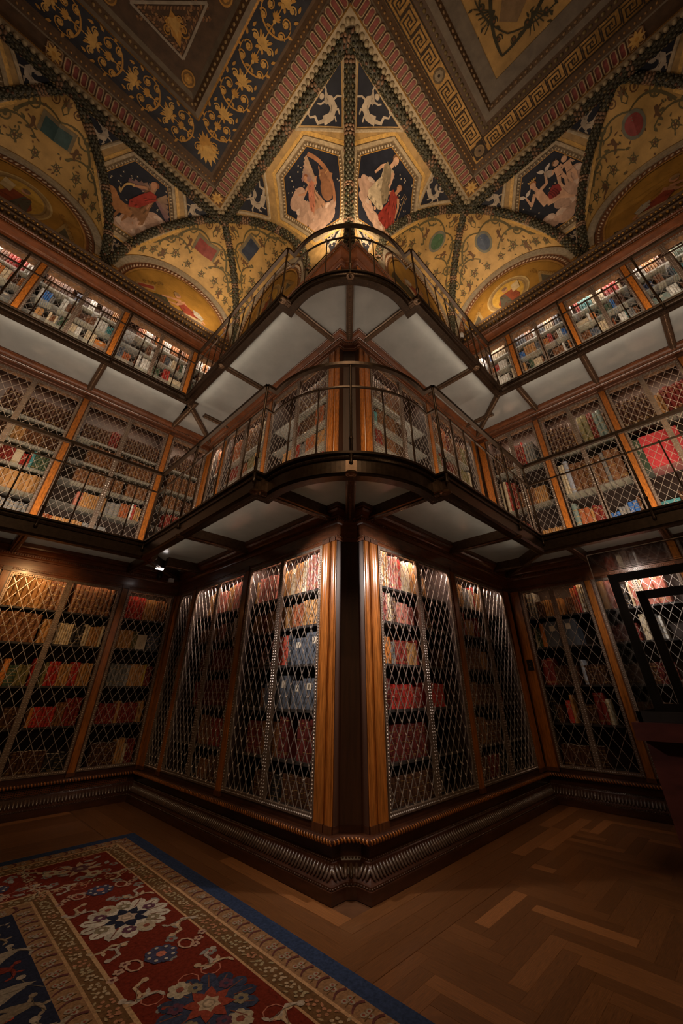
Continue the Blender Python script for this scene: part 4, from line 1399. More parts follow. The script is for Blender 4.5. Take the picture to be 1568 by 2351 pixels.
def hexring(f, pts, k0, k1, h0, h1, mb, col, step=6):
    cx = sum(p[0] for p in pts) / len(pts); cy = sum(p[1] for p in pts) / len(pts)
    A, B = [], []
    n = len(pts)
    for i in range(n):
        p, q = pts[i], pts[(i + 1) % n]
        for j in range(step):
            t = j / step
            x, y = p[0] + (q[0] - p[0]) * t, p[1] + (q[1] - p[1]) * t
            A.append(f(cx + (x - cx) * k0, cy + (y - cy) * k0, h0))
            B.append(f(cx + (x - cx) * k1, cy + (y - cy) * k1, h1))
    m = len(A)
    mb.add(A + B, [(i, (i + 1) % m, m + (i + 1) % m, m + i) for i in range(m)], col)


def ring_pts(pts, k):
    cx = sum(p[0] for p in pts) / len(pts); cy = sum(p[1] for p in pts) / len(pts)
    return [(cx + (x - cx) * k, cy + (y - cy) * k) for x, y in pts]


def tri_panel(root, f, pts, flip, parentname='chimera_panel', creature=True, ang=0.0):
    D = Decal(f, 0.006)
    D.poly(pts, (0.016, 0.017, 0.027), 0, .12)
    cx = sum(p[0] for p in pts) / 3; cy = sum(p[1] for p in pts) / 3
    # isotropic local frame: v is scaled by LEN
    G = Decal(lambda u, v, h: f(u, v / LEN, h), 0.006)
    r = min(math.dist((pts[i][0], pts[i][1] * LEN), (cx, cy * LEN)) for i in range(3))
    chimera(G, G.xf(cx, cy * LEN, r * 1.05, ang, flip))
    o = len(D.v)
    D.v += G.v; D.f += [[i + o for i in q] for q in G.f]; D.m += G.m; D.c += G.c
    return D.build(parentname, 'paint', root, kind='stuff')


def frame_line(mb, f, a, b, w, h, col, n=8, taper=1.0):
    """raised stucco strip between two surface points"""
    dx, dy = b[0] - a[0], (b[1] - a[1]) * LEN
    l = math.hypot(dx, dy)
    px, py = -dy / l * w / 2, dx / l * w / 2 / LEN
    vs = []
    for i in range(n + 1):
        t = i / n
        x, y = a[0] + (b[0] - a[0]) * t, a[1] + (b[1] - a[1]) * t
        for sx, hh in ((-1, 0.0), (-1, h * .6), (-.5, h), (.5, h), (1, h * .6), (1, 0.0)):
            vs.append(f(x + px * sx, y + py * sx, hh))
    fs = []
    for i in range(n):
        for k in range(5):
            fs.append((i * 6 + k, i * 6 + k + 1, (i + 1) * 6 + k + 1, (i + 1) * 6 + k))
    mb.add(vs, fs, col)


def draped(D, q, skin, dress, mantle, hair, up=0.0, lean=0.0, armA=((-.2, .25), (-.32, .05)), armB=((.2, .28), (.4, .3)), look=1, wings=False):
    """painted standing figure about one unit tall: head, hair, neck, arms, long dress with folds, mantle over one shoulder"""
    k = math.dist(q(1, 0), q(0, 0))
    if wings:
        for sg in (1, -1):
            for i in range(6):
                a0 = q(sg * .06, .30); a1 = q(sg * (.16 + .085 * i), .62 - .10 * i)
                D.stroke([a0, ((a0[0] + a1[0]) / 2, (a0[1] + a1[1]) / 2), a1], .06 * k, (0.30 - .02 * i, .19 - .015 * i, .12), 3, .10 * k)
    body = [(-.11, .38), (.10, .38), (.14, .22), (.10, .05), (.20, -.18), (.27, -.48), (.16, -.56), (-.16, -.56), (-.24, -.46), (-.16, -.15), (-.10, .05), (-.14, .22)]
    D.poly([q(x + lean * max(0, y), y) for x, y in body], dress, 4)
    for i in range(6):
        x = -.18 + .075 * i
        D.curve(q(x * .4, .08), q(x * .7, -.15), q(x, -.54), .022 * k, sc(dress, .55 if i % 2 else 1.3), 5, .035 * k)
    D.curve(q(-.10, .1), q(0, .03), q(.10, .1), .03 * k, sc(dress, .5), 5)
    D.stroke([q(-.02 + lean * .38, .34), q(0 + lean * .46, .50)], .085 * k, skin, 6)
    h = q(.01 * look + lean * .5, .56)
    D.disc(h, .072 * k, skin, 7, .088 * k, 14)
    D.disc(q(-.02 * look + lean * .52, .60), .082 * k, hair, 6.5, .082 * k, 12)
    D.disc(q(.06 * look + lean * .5, .555), .016 * k, skin, 7.5, n=6)
    D.stroke([q(.03 * look + lean * .5, .575), q(.055 * look + lean * .5, .575)], .014 * k, sc(hair, .6), 8)
    for (e, w) in (armA, armB):
        s0 = q((-.10 if e[0] < 0 else .10) + lean * .36, .35)
        D.stroke([s0, q(*e)], .085 * k, skin, 8, .065 * k)
        D.stroke([q(*e), q(*w)], .062 * k, skin, 8, .04 * k)
        D.disc(q(*e), .032 * k, skin, 8, n=8); D.disc(q(*w), .03 * k, skin, 8, n=7)
    if mantle:
        P = [(-.14, .40), (.02, .36), (.20, .08), (.30, -.25), (.22, -.40), (.06, -.20), (-.06, .10), (-.17, .28)]
        D.poly([q(x + lean * max(0, y), y) for x, y in P], mantle, 9)
        for i in range(4):
            D.curve(q(-.08 + .03 * i, .34 - .03 * i), q(.08 + .03 * i, .1), q(.10 + .05 * i, -.26), .02 * k, sc(mantle, .5 if i % 2 else 1.35), 10, .03 * k)
    for x in (-.08, .08):
        D.leaf(q(x, -.56), math.atan2(q(x, -.66)[1] - q(x, -.56)[1], q(x, -.66)[0] - q(x, -.56)[0]), .10 * k, .07 * k, skin, 5)


def painting(D, kind):
    """hexagon pictures in metric coordinates (x along wall, y up the cove), origin at the panel's middle"""
    rr = random.Random(kind)
    F = lambda px, py, k, a=0.0, fl=1: D.xf(px, py, k, a, fl)
    for i in range(34):
        x, y = rr.uniform(-.6, .6), rr.uniform(-.3, .6)
        for a in (0, PI / 2, PI, PI * 1.5):
            D.leaf((x, y), a, .020, .007, STAR, 1)
    BROWN, LION, RUST, REDD, IVRY = (0.24, .12, .06), (0.36, .16, .065), (0.38, .075, .045), (0.33, .04, .028), (0.52, .41, .28)
    if kind == 1:
        clouds(D, [(-.45, -.10), (-.36, -.24), (-.20, -.36), (-.05, -.48), (.08, -.60), (-.30, -.45), (-.12, -.62)], .15, 2)
        for x, y, r, r2 in ((.08, -.30, .17, .11), (.24, -.32, .16, .12), (.38, -.28, .14, .15)):
            D.disc((x, y), r, LION, 4, r2, 14)
        D.disc((.44, -.20), .12, sc(LION, 1.15), 5, .13, 12); D.disc((.49, -.19), .07, (0.46, .24, .12), 6, .08, 10)
        for x in (.06, .2, .34, .44): D.stroke([(x, -.36), (x + .03, -.56)], .06, sc(LION, .8), 3.6, .04)
        draped(D, F(-.14, .04, .78, .25), FLESH, BROWN, REDD, (0.30, .11, .05), lean=.35, armA=((-.02, .16), (-.05, -.05)), armB=((.34, .22), (.44, .10)), wings=True)
        D.curve((.16, .22), (.34, .18), (.30, -.08), .05, (0.54, .35, .14), 10, .015)
        D.leaf((.30, -.08), 1.0, .12, .05, (0.54, .35, .14), 10)
    elif kind == 2:
        D.curve((-.26, .60), (-.56, .05), (-.30, -.58), .07, (0.34, .15, .075), 2)
        clouds(D, [(.34, -.30), (.16, -.48), (.40, -.06), (-.02, -.58), (.25, -.60), (.04, -.40), (-.16, -.52), (.36, .14)], .17, 5)
        for x, y, r, r2 in ((-.26, -.20, .13, .22), (-.32, .02, .10, .16)):
            D.disc((x, y), r, (0.25, .115, .06), 4, r2, 14)
        D.poly([(-.38, .10), (-.30, .22), (-.24, .12), (-.30, .0), (-.44, -.12), (-.50, -.06)], (0.31, .15, .08), 5)
        D.leaf((-.30, .20), 1.9, .08, .035, (0.31, .15, .08), 5); D.stroke([(-.46, .06), (-.36, .06), (-.24, .14)], .012, (0.5, .3, .12), 6)
        for i in range(7):
            D.stroke([(-.12, .06), (-.16 + .03 * i, .34), (-.20 + .05 * i, .60 - .04 * i)], .05, (0.40 - .02 * i, .26 - .015 * i, .17), 5, .07)
        draped(D, F(.02, -.06, .66), FLESH, (0.36, .2, .125), (0.42, .16, .10), (0.25, .09, .04), armA=((-.20, .22), (-.30, .34)), armB=((.24, .26), (.42, .40)))
    elif kind == 3:
        clouds(D, [(-.40, -.30), (-.26, -.48), (-.06, -.60), (.16, -.62), (-.36, -.10)], .14, 3)
        draped(D, F(-.12, .12, .86), FLESHL, IVRY, (0.25, .19, .12), (0.20, .10, .05), armA=((-.20, .22), (-.26, .02)), armB=((.16, .16), (.20, -.10)))
        draped(D, F(.24, -.10, .76), FLESH, sc(REDD, .75), (0.29, .045, .032), (0.04, .022, .015), armA=((-.24, .20), (-.38, .32)), armB=((.22, .18), (.26, -.08)), look=-1)
        D.stroke([(.44, .24), (.52, -.30)], .012, (0.34, .22, .1), 11)
        for dx in (-.04, 0, .04): D.stroke([(.436 + dx, .24), (.43 + dx, .34)], .010, (0.34, .22, .1), 11)
    else:
        clouds(D, [(-.22, -.46), (-.02, -.50), (.18, -.42), (.34, -.20), (.48, .0), (.10, -.34), (.44, -.22)], .15, 9)
        q = F(-.14, -.06, .72)
        k = .72
        D.stroke([q(.02, -.12), q(-.03, .10), q(-.06, .34)], .22 * k, FLESHL, 5, .19 * k)
        for (kn, ft, w) in (((.38, .02), (.50, -.34), .17), ((.34, -.18), (.60, -.42), .16)):
            D.stroke([q(.02, -.12), q(*kn)], w * k, FLESHL, 4, w * .75 * k); D.stroke([q(*kn), q(*ft)], w * .7 * k, FLESHL, 4, w * .4 * k); D.disc(q(*kn), w * .37 * k, FLESHL, 4, n=10)
        for (e, w) in (((-.32, .10), (-.36, .40)), ((.20, .36), (.26, .66))):
            D.stroke([q(-.14 if e[0] < 0 else .03, .32), q(*e)], .095 * k, FLESHL, 6, .07 * k); D.stroke([q(*e), q(*w)], .068 * k, FLESHL, 6, .042 * k); D.disc(q(*e), .035 * k, FLESHL, 6, n=8)
            for a in (.6, 2.4): D.leaf(q(*w), a, .16, .07, (0.56, .48, .42), 9)
        D.stroke([q(-.06, .34), q(-.09, .48)], .09 * k, FLESHL, 6)
        D.disc(q(-.10, .55), .075 * k, FLESHL, 7, .09 * k, 14); D.disc(q(-.08, .60), .085 * k, (0.34, .13, .05), 6.5, .08 * k, 12)
        for i in range(5): D.leaf(q(-.14 + .035 * i, .66), 1.57 + .25 * (2 - i), .06, .025, GOLDL, 8)
        D.poly([q(.10, .06), q(.28, .20), q(.44, .12), q(.42, -.06), q(.26, -.12), q(.10, -.08)], (0.24, .03, .03), 7)
        for i in range(4): D.curve(q(.14 + .05 * i, .10), q(.2 + .05 * i, .02), q(.2 + .05 * i, -.10), .018, (0.12, .015, .015), 8)
        for (cx_, cy_, fl, hr) in ((.24, .20, 1, (0.22, .12, .06)), (.40, .16, -1, (0.34, .2, .1))):
            q = F(cx_, cy_, .46, 0, fl)
            if fl > 0:
                for i in range(4): D.leaf(q(-.1, .2), 2.5 + .25 * i, .22 - .02 * i, .07, (0.42, .33, .27), 9)
            D.stroke([q(0, -.08), q(0, .3)], .12, FLESHL, 10, .11)
            for sg in (1, -1):
                D.stroke([q(sg * .06, -.1), q(sg * .12, -.34), q(sg * .08, -.6)], .075, FLESHL, 9.5, .035)
                D.stroke([q(sg * .1, .26), q(sg * .24, .12), q(sg * .14, .3)], .05, FLESHL, 10.5, .03)
            D.disc(q(.03, .46), .05, FLESHL, 11, .055, 12); D.disc(q(.0, .50), .055, hr, 10.7, .05, 10)


def spandrel(wk, i, hexkey, kind, name):
    f = spandrel_f(wk)
    lf, rf = span_bounds(wk, i)
    mb = MB()
    NS, NU = 16, 8
    vs = []
    for a in range(NS + 1):
        phi = PI / 2 * a / NS
        u0, u1 = lf(phi), rf(phi)
        for b in range(NU + 1):
            vs.append(f(u0 + (u1 - u0) * b / NU, a / NS))
    mb.add(vs, [(a * (NU + 1) + b, a * (NU + 1) + b + 1, (a + 1) * (NU + 1) + b + 1, (a + 1) * (NU + 1) + b) for a in range(NS) for b in range(NU)])
    if wk in 'LR':
        mb.add([W[wk].f(u, n_, z) for u in (0, rf(0)) for n_, z in ((0.0, 7.46), (0.0, ZS))], [(0, 1, 3, 2)])
    root = mb.build('vault_spandrel', 'gilt_plaster', VAULT, label=name, smooth=True)
    if hexkey is None:
        return root
    cc = (SEV[wk][i] + SEV[wk][i] + 2.84) / 2 if hexkey == 'c' else 0
    pts = [(cc + x, y) for x, y in HEX[hexkey]]
    # gold rules and stucco mouldings between panels
    out = ring_pts(pts, 1.30)
    mb = MB()
    hexring(f, pts, 1.36, 1.26, 0.004, 0.010, mb, GOLDL)
    hexring(f, pts, 1.26, 1.24, 0.010, 0.03, mb, (0.34, .26, .17))
    hexring(f, pts, 1.24, 1.15, 0.03, 0.026, mb, (0.40, .31, .20))
    hexring(f, pts, 1.15, 1.12, 0.026, 0.008, mb, (0.2, .14, .08))
    hexring(f, pts, 1.12, 1.02, 0.008, 0.008, mb, (0.17, .12, .07))
    hexring(f, pts, 1.02, 1.0, 0.016, 0.016, mb, GOLD)
    fr = mb.build('hexagon_frame', 'relief', root)
    # egg moulding
    mb = MB()
    e = ring_pts(pts, 1.07)
    for k in range(6):
        p, q = e[k], e[(k + 1) % 6]
        l = math.hypot(q[0] - p[0], (q[1] - p[1]) * LEN)
        m = max(2, int(l / .062))
        for j in range(m):
            t = (j + .5) / m
            x, y = p[0] + (q[0] - p[0]) * t, p[1] + (q[1] - p[1]) * t
            P = Vector(f(x, y, 0.012)); P2 = Vector(f(x + (q[0] - p[0]) * .01, y + (q[1] - p[1]) * .01, 0.012))
            T = (P2 - P).normalized(); N = (Vector(f(x, y, .1)) - Vector(f(x, y, 0))).normalized()
            mb.blob(P, .017, .016, .027, (T, N, T.cross(N)), (0.46, .36, .24), 6, 4)
    mb.build('egg_moulding', 'relief', fr, kind='stuff', smooth=True)
    # the picture
    mx = sum(p[0] for p in pts) / 6; my = sum(p[1] for p in pts) / 6
    D = Decal(lambda u, v, h: f(mx + u, my + v / LEN, h), 0.006, 0.0016)
    D.poly([(p[0] - mx, (p[1] - my) * LEN) for p in pts], (0.017, 0.019, 0.032), 0, .12)
    keep = len(D.f)
    painting(D, kind)
    # keep the picture inside its frame
    hx = [(p[0] - mx, (p[1] - my) * LEN) for p in pts]
    D2 = clip_to(D, lambda P: P, hx, mx, my, f)
    D2.build('hexagon_painting', 'paint', root, kind='stuff')
    # three triangular chimera panels
    def inset(t, k=.74):
        c = (sum(p[0] for p in t) / 3, sum(p[1] for p in t) / 3)
        return [(c[0] + (p[0] - c[0]) * k, c[1] + (p[1] - c[1]) * k) for p in t]
    L = lambda s: lf(PI / 2 * s)
    R = lambda s: rf(PI / 2 * s)
    tris = []
    if hexkey == 'c':
        s1 = .965
        tris.append(([(cc - 1.30, .972), (cc - .90, .72), (cc - .54, .965)], 1, .3))
        tris.append(([(cc + 1.30, .972), (cc + .90, .72), (cc + .54, .965)], -1, -.3))
        tris.append(([(cc - .23, .30), (cc + .23, .30), (cc, .04)], 1, 0))
    else:
        s1 = .965
        tris.append(([(L(.94) + .12, .95), (L(.64) + .13, .64), (.18, .93)], -1, -.3))
        tris.append(([(R(s1) - .22, s1), (R(.68) - .16, .68), (1.10, s1)], 1, .2))
        tris.append(([(.10, .14), (.68, .19), (.42, -.13)], 1, 0))
    mb = MB()
    for t, fl, an in tris:
        tri_panel(root, f, inset(t, .84), fl, ang=an)
        for a in range(3):
            frame_line(mb, f, t[a], t[(a + 1) % 3], .055, .018, (0.40, .31, .20))
    mb.build('stucco_rules', 'relief', root, kind='stuff')
    return root


def inside(poly, x, y):
    c = False
    n = len(poly)
    for i in range(n):
        (x0, y0), (x1, y1) = poly[i], poly[i - 1]
        if (y0 > y) != (y1 > y) and x < (x1 - x0) * (y - y0) / (y1 - y0) + x0:
            c = not c
    return c


class Flat(Decal):
    """collects shapes in flat coordinates so that they can be clipped before mapping"""
    pass


def clip_to(D, _m, poly, mx, my, f):
    """clip a decal that was drawn through lambda u,v,h -> f(mx+u, my+v/LEN, h): re-evaluated from the flat record"""
    out = MB()
    for fc, col in zip(D.f, D.c):
        P = [D.flat[i] for i in fc]
        if not any(inside(poly, p[0], p[1]) for p in P):
            cx = sum(p[0] for p in P) / len(P); cy = sum(p[1] for p in P) / len(P)
            if not inside(poly, cx, cy): continue
        # Sutherland-Hodgman against the convex hexagon
        Q = P
        n = len(poly)
        area = sum(poly[i][0] * poly[(i + 1) % n][1] - poly[(i + 1) % n][0] * poly[i][1] for i in range(n))
        sg = 1 if area > 0 else -1
        for i in range(n):
            a, b = poly[i], poly[(i + 1) % n]
            side = lambda p: sg * ((b[0] - a[0]) * (p[1] - a[1]) - (b[1] - a[1]) * (p[0] - a[0]))
            R = []
            for j in range(len(Q)):
                p, q = Q[j], Q[(j + 1) % len(Q)]
                sp, sq = side(p), side(q)
                if sp >= 0: R.append(p)
                if (sp >= 0) != (sq >= 0):
                    t = sp / (sp - sq)
                    R.append(tuple(p[k] + (q[k] - p[k]) * t for k in range(3)))
            Q = R
            if len(Q) < 3: break
        if len(Q) < 3: continue
        out.add([f(mx + p[0], my + p[1] / LEN, p[2]) for p in Q], [tuple(range(len(Q)))], col)
    return out


_op = Decal._put


def _put2(s, tri2, col, layer):
    if not hasattr(s, 'flat'): s.flat = []
    h = s.h0 + s.dh * layer + ((getattr(s, 'k', 0) + 1) % 45) * 2.4e-5
    for t in tri2:
        for p in t:
            s.flat.append((p[0], p[1], h))
    _op(s, tri2, col, layer)


Decal._put = _put2


def grotesque(D, f, panel, seed):
    """scrolls, garlands and small creatures on the ochre severy; coordinates x -1..1, y 0..1 (wall to groin)"""
    rr = random.Random(seed)
    for sg in (1, -1):
        D.curve((0, .62), (sg * .25, .75), (sg * .42, .40), .018, OLIVE, 1, .03)
        D.curve((sg * .16, .30), (sg * .40, .52), (sg * .60, .22), .016, OLIVE, 1, .024)
        for i in range(7):
            t = i / 6
            D.leaf((sg * (.16 + .44 * t), .30 + .14 * math.sin(t * PI) - .06 * t), rr.uniform(0, 6.3), .06, .03, OLIVE, 2)
        for (x, y, r) in ((.34, .20, .055), (.48, .14, .05), (.62, .12, .045), (.74, .10, .04), (.20, .86, .035), (.12, .16, .05)):
            D.ring((sg * x, y), r * .72, .011, OLIVE, 2, r * .9, 14)
            D.disc((sg * x, y), r * .34, UMBER, 2, n=8)
            for k in range(5): D.leaf((sg * x, y), 1.26 * k + x * 9, r * 1.5, r * .3, OLIVE, 1)
        D.spiral((sg * .30, .60), .10, 0, 1.4, .02, OLIVE, 2, sg)
        D.spiral((sg * .47, .34), .08, 1, 1.3, .017, OLIVE, 2, -sg)
        D.spiral((sg * .13, .78), .06, 2, 1.2, .014, UMBER, 2, sg)
        D.spiral((sg * .66, .24), .06, 2, 1.2, .014, OLIVE, 2, sg)
        q = D.xf(sg * .24, .40, .12, 0, sg)
        D.disc(q(0, .5), .022, UMBER, 3, n=8); D.stroke([q(0, .4), q(-.1, 0), q(.1, -.4)], .045, UMBER, 3, .02)
        D.stroke([q(0, .3), q(.5, .5)], .016, UMBER, 3); D.stroke([q(-.05, .2), q(-.4, -.1)], .016, UMBER, 3)
        q = D.xf(sg * .5, .1, .10, 0, sg)
        D.disc(q(0, .5), .02, UMBER, 3, n=8); D.stroke([q(0, .4), q(-.2, 0), q(.3, -.3)], .05, UMBER, 3, .02)
        for i in range(26):
            x_ = rr.uniform(.05, .62); D.leaf((sg * x_, rr.uniform(.05, .88 - x_)), rr.uniform(0, 6.3), rr.uniform(.03, .06), .018, OLIVE if rr.random() < .6 else UMBER, 2)
    D.leaf((0, .70), PI / 2, .16, .08, OLIVE, 2)
    D.palmette((0, .80), PI / 2, .10, UMBER, 2, 5, 2.0)
    kind, col = panel
    if kind == 'rect':
        for k, c, l in ((1.25, (0.19, .15, .09), 3), (1, col, 4)):
            D.poly([(-.15 * k, .40 - .0 * k), (.15 * k, .40), (.15 * k, .40 + .17 * k), (-.15 * k, .40 + .17 * k)], c, l + 1, .05)
    else:
        for rx_, c_, l_ in ((.125, (0.17, .16, .12), 3), (.095, col, 4)):
            D.poly([(rx_ * math.cos(PI * k / 10), .47 + rx_ * 1.2 * math.sin(PI * k / 10)) for k in range(20)], c_, l_, .05)


def severy(wk, i, panel, seed, lun):
    c = SEV[wk][i]
    f = sev_f(wk, c)
    NA, NB = 28, 8
    vs = []
    As = [math.sin(-PI / 2 + PI * k / NA) for k in range(NA + 1)]
    for a in As:
        for b in range(NB + 1):
            vs.append(f(a, b / NB))
    mb = MB()
    mb.add(vs, [(k * (NB + 1) + b, k * (NB + 1) + b + 1, (k + 1) * (NB + 1) + b + 1, (k + 1) * (NB + 1) + b) for k in range(NA) for b in range(NB)])
    root = mb.build('vault_severy', 'ochre', VAULT, smooth=True, label=f'ochre vault severy painted with scrolls and a {"square" if panel[0] == "rect" else "round"} panel')
    D = Decal(lambda u, v, h: f(u, min(1.0, v / max(.03, 1 - abs(u))), h), 0.004)
    grotesque(D, f, panel, seed)
    D.build('grotesque_painting', 'paint', root, kind='stuff')
    # wall arch: pale band, braided band, gilt lunette
    T = W[wk].f
    ZB = 7.98 if wk in ('WL', 'WR') else 7.47
    mb = MB()
    N = 40
    def arch(r, hz):
        return [(c + r * ARCR * math.cos(PI * k / N), ZS + (HA) * hz * math.sin(PI * k / N)) for k in range(N + 1)]
    def band(mb, r0, r1, n0, n1, col):
        A, B = arch(r0, r0), arch(r1, r1)
        V = [T(u, n0, z) for u, z in A] + [T(u, n1, z) for u, z in B]
        # legs of the arch down to the cornice
        mb.add(V, [(k, k + 1, N + 2 + k, N + 1 + k) for k in range(N)], col)
        for s in (0, N):
            mb.add([T(A[s][0], n0, A[s][1]), T(B[s][0], n1, B[s][1]), T(B[s][0], n1, ZB), T(A[s][0], n0, ZB)], [(0, 1, 2, 3)], col)
    band(mb, 1.0, 1.0, 0.0, 0.05, (0.34, .28, .20))
    band(mb, 1.0, .90, 0.05, 0.05, (0.40, .34, .26))
    band(mb, .90, .895, 0.05, 0.025, (0.2, .15, .1))
    band(mb, .895, .80, 0.025, 0.02, (0.20, .085, .045))
    band(mb, .80, .775, 0.035, 0.035, (0.38, .2, .06))
    fr = mb.build('lunette_arch', 'relief', root)
    mb = MB()
    for k in range(46):
        t = PI * (k + .5) / 46
        u, z = c + .85 * ARCR * math.cos(t), ZS + HA * .85 * math.sin(t)
        rad = Vector(T(u, 0.03, z)) - Vector(T(c, 0.03, ZS)); rad.normalize()
        N_ = W[wk].n
        tan = rad.cross(N_)
        ax = (tan * .75 + rad * .66).normalized()
        mb.blob(T(u, 0.03, z), .048, .018, .018, (ax, N_, ax.cross(N_)), (0.40, .28, .19), 5, 3)
    mb.build('braid_moulding', 'relief', fr, kind='stuff', smooth=True)
    mb = MB()
    A = arch(.79, .79)
    V = [T(u, 0.012, z) for u, z in A] + [T(A[-1][0], .012, ZB), T(A[0][0], .012, ZB)]
    mb.add(V, [tuple(range(len(V)))])
    lu = mb.build('lunette_field', 'ochre_d', root)
    mb = MB()
    V = [T(c - ARCR, -0.004, ZB - .03), T(c + ARCR, -0.004, ZB - .03)] + [T(u, -0.004, z) for u, z in arch(1.0, 1.0)]
    mb.add(V, [tuple(range(len(V)))])
    mb.build('wall_field', 'ceil_dark', root)
    D = Decal(lambda u, v, h: T(c + u, 0.012 + h, ZS + v), 0.003, .001)
    if lun == 'oval':
        D.disc((0, .42), .46, (0.33, .22, .10), 1, .44, 28)
        D.ring((0, .42), .46, .03, (0.5, .36, .16), 2, .44, 28); D.ring((0, .42), .38, .02, (0.24, .15, .06), 2, .365, 28)
        D.disc((0, .42), .34, (0.50, .30, .06), 3, .33, 28)
        q = D.xf(0, .40, .55)
        p = dict(hip=(0, -.35), neck=(0, .1), head=(-.05, .34), kneeA=(.2, -.45), footA=(.3, -.55), kneeB=(-.2, -.45), footB=(-.3, -.55), elA=(-.28, -.1), haA=(-.1, -.25), elB=(.3, -.05), haB=(.3, .2))
        person(D, q, p, FLESH, [([(-.25, .15), (.22, .15), (.42, -.3), (.3, -.56), (-.3, -.56), (-.42, -.25)], (0.24, .06, .03)), ([(-.3, .1), (-.1, .12), (.1, -.5), (-.35, -.52)], (0.10, .09, .07))], (0.2, .12, .07))
        D.poly([q(.2, -.05), q(.48, .0), q(.48, .42), q(.2, .36)], (0.5, .38, .22), 12)
        for sg in (1, -1):
            D.poly([(sg * .60, .12), (sg * .98, .06), (sg * .66, .52)], (0.36, .24, .10), 2)
            D.poly([(sg * .66, .16), (sg * .86, .12), (sg * .69, .36)], (0.10, .085, .06), 3)
            for j in range(8):
                D.spiral((sg * (.56 + .05 * j), .62 - .07 * j), .05, j, 1.1, .012, (0.26, .13, .03), 3, sg)
    else:
        D.poly([(-1.0, -.1), (-.9, .2), (-.6, .1), (-.2, .24), (.1, .10), (.3, .3), (.62, .14), (.95, .12), (1.0, -.1)], (0.055, .05, .03), 1)
        for j in range(24):
            D.stroke([(rnd.uniform(-.7, .7), .2 + .026 * j), (rnd.uniform(-.7, .7), .22 + .026 * j)], .006, (0.30, .16, .03), 1)
        q = D.xf(-.02, .34, .62, 0, 1)
        p = dict(hip=(-.3, -.2), neck=(.02, .14), head=(.18, .3), kneeA=(-.62, -.02), footA=(-.95, -.22), kneeB=(-.6, -.2), footB=(-.9, -.3), elA=(.1, -.12), haA=(.36, -.2), elB=(.32, .02), haB=(.62, -.12))
        person(D, q, p, FLESH, [([(-.5, .0), (-.1, .1), (.05, -.12), (-.3, -.34), (-.7, -.2)], (0.26, .05, .03)), ([(-.62, .12), (-.42, .1), (-.5, -.1), (-.8, -.16), (-.86, -.02)], (0.42, .38, .33)), ([(-.85, -.16), (-.4, -.24), (.2, -.42), (-.3, -.45), (-.8, -.3)], (0.44, .33, .2))], (0.26, .16, .08))
        D.poly([(.50, .26), (.84, .08), (.88, .2), (.54, .40)], (0.40, .24, .10), 2)
        D.poly([(.53, .28), (.81, .13), (.83, .19), (.56, .36)], (0.26, .045, .03), 3)
        for j in range(5):
            D.spiral((.45 + .07 * j, .56 - .05 * j), .05, j, 1.1, .012, (0.18, .10, .03), 3, 1)
    D.build('lunette_painting', 'paint', root, kind='stuff')
    return root


severy('WL', 0, ('rect', (0.25, .055, .045)), 1, 'reclining')
severy('WL', 1, ('rect', (0.045, .085, .085)), 2, 'oval')
severy('L', 0, ('rect', (0.035, .045, .075)), 3, 'oval')
severy('R', 0, ('round', (0.06, .12, .06)), 4, 'reclining')
severy('WR', 0, ('round', (0.07, .09, .14)), 5, 'oval')
severy('WR', 1, ('round', (0.26, .055, .05)), 6, 'reclining')
spandrel('WL', 0, 'c', 1, 'vault spandrel with a blue hexagon of a red archer and a lion')
spandrel('L', 0, 'b', 2, 'vault spandrel with a blue hexagon of a winged rider in cloud')
spandrel('R', 0, 'b', 3, 'vault spandrel with a blue hexagon of two standing robed figures')
spandrel('WR', 0, 'c', 4, 'vault spandrel with a blue hexagon of a seated figure with doves')
spandrel('WL', 1, 'c', 3, 'vault spandrel partly cut by the picture edge above the rug wall')
spandrel('WR', 1, 'c', 2, 'vault spandrel partly cut by the picture edge above the vitrine wall')


# garlands along the groins
def garland(pts, r, name='garland', seed=3):
    rr = random.Random(seed)
    # resample
    P = [pts[0]]
    step = .05
    acc = 0
    for a, b in zip(pts, pts[1:]):
        l = (b - a).length
        k = max(1, int(l / step))
        P += [a + (b - a) * ((j + 1) / k) for j in range(k)]
    mb = MB()
    mb.use('garland').tube(P[::3] + [P[-1]], r * .92, 8)
    body = mb.build(name, None, VAULT, smooth=True)
    mb = MB()
    s = 0
    for i in range(len(P) - 1):
        d = (P[min(i + 1, len(P) - 1)] - P[max(i - 1, 0)]).normalized()
        a = Vector((0, 0, 1)) if abs(d.z) < .9 else Vector((1, 0, 0))
        x = d.cross(a).normalized(); y = d.cross(x)
        s += step
        tie = (s % .75) < .10
        for k in range(7):
            t = 2 * PI * k / 7 + (i % 2) * .45
            n = x * math.cos(t) + y * math.sin(t)
            if n.z > .45: continue
            if tie:
                col = (0.20, .115, .07)
                mb.blob(P[i] + n * r * .95, .045, .03, .016, (d.cross(n), d, n), col, 5, 3)
            else:
                q = rr.random()
                col = (0.062, .054, .032) if q < .62 else ((0.042, .044, .027) if q < .84 else ((0.13, .06, .035) if q < .93 else (0.14, .10, .04)))
                big = 1.0 if q < .8 else .8
                w = (d + d.cross(n) * rr.uniform(-.6, .6)).normalized()
                mb.blob(P[i] + n * r * .96, .040 * big, .027 * big, .020, (w, w.cross(n), n), col, 5, 3)
    mb.build('leaf_and_fruit', 'relief', body, kind='stuff', smooth=True)


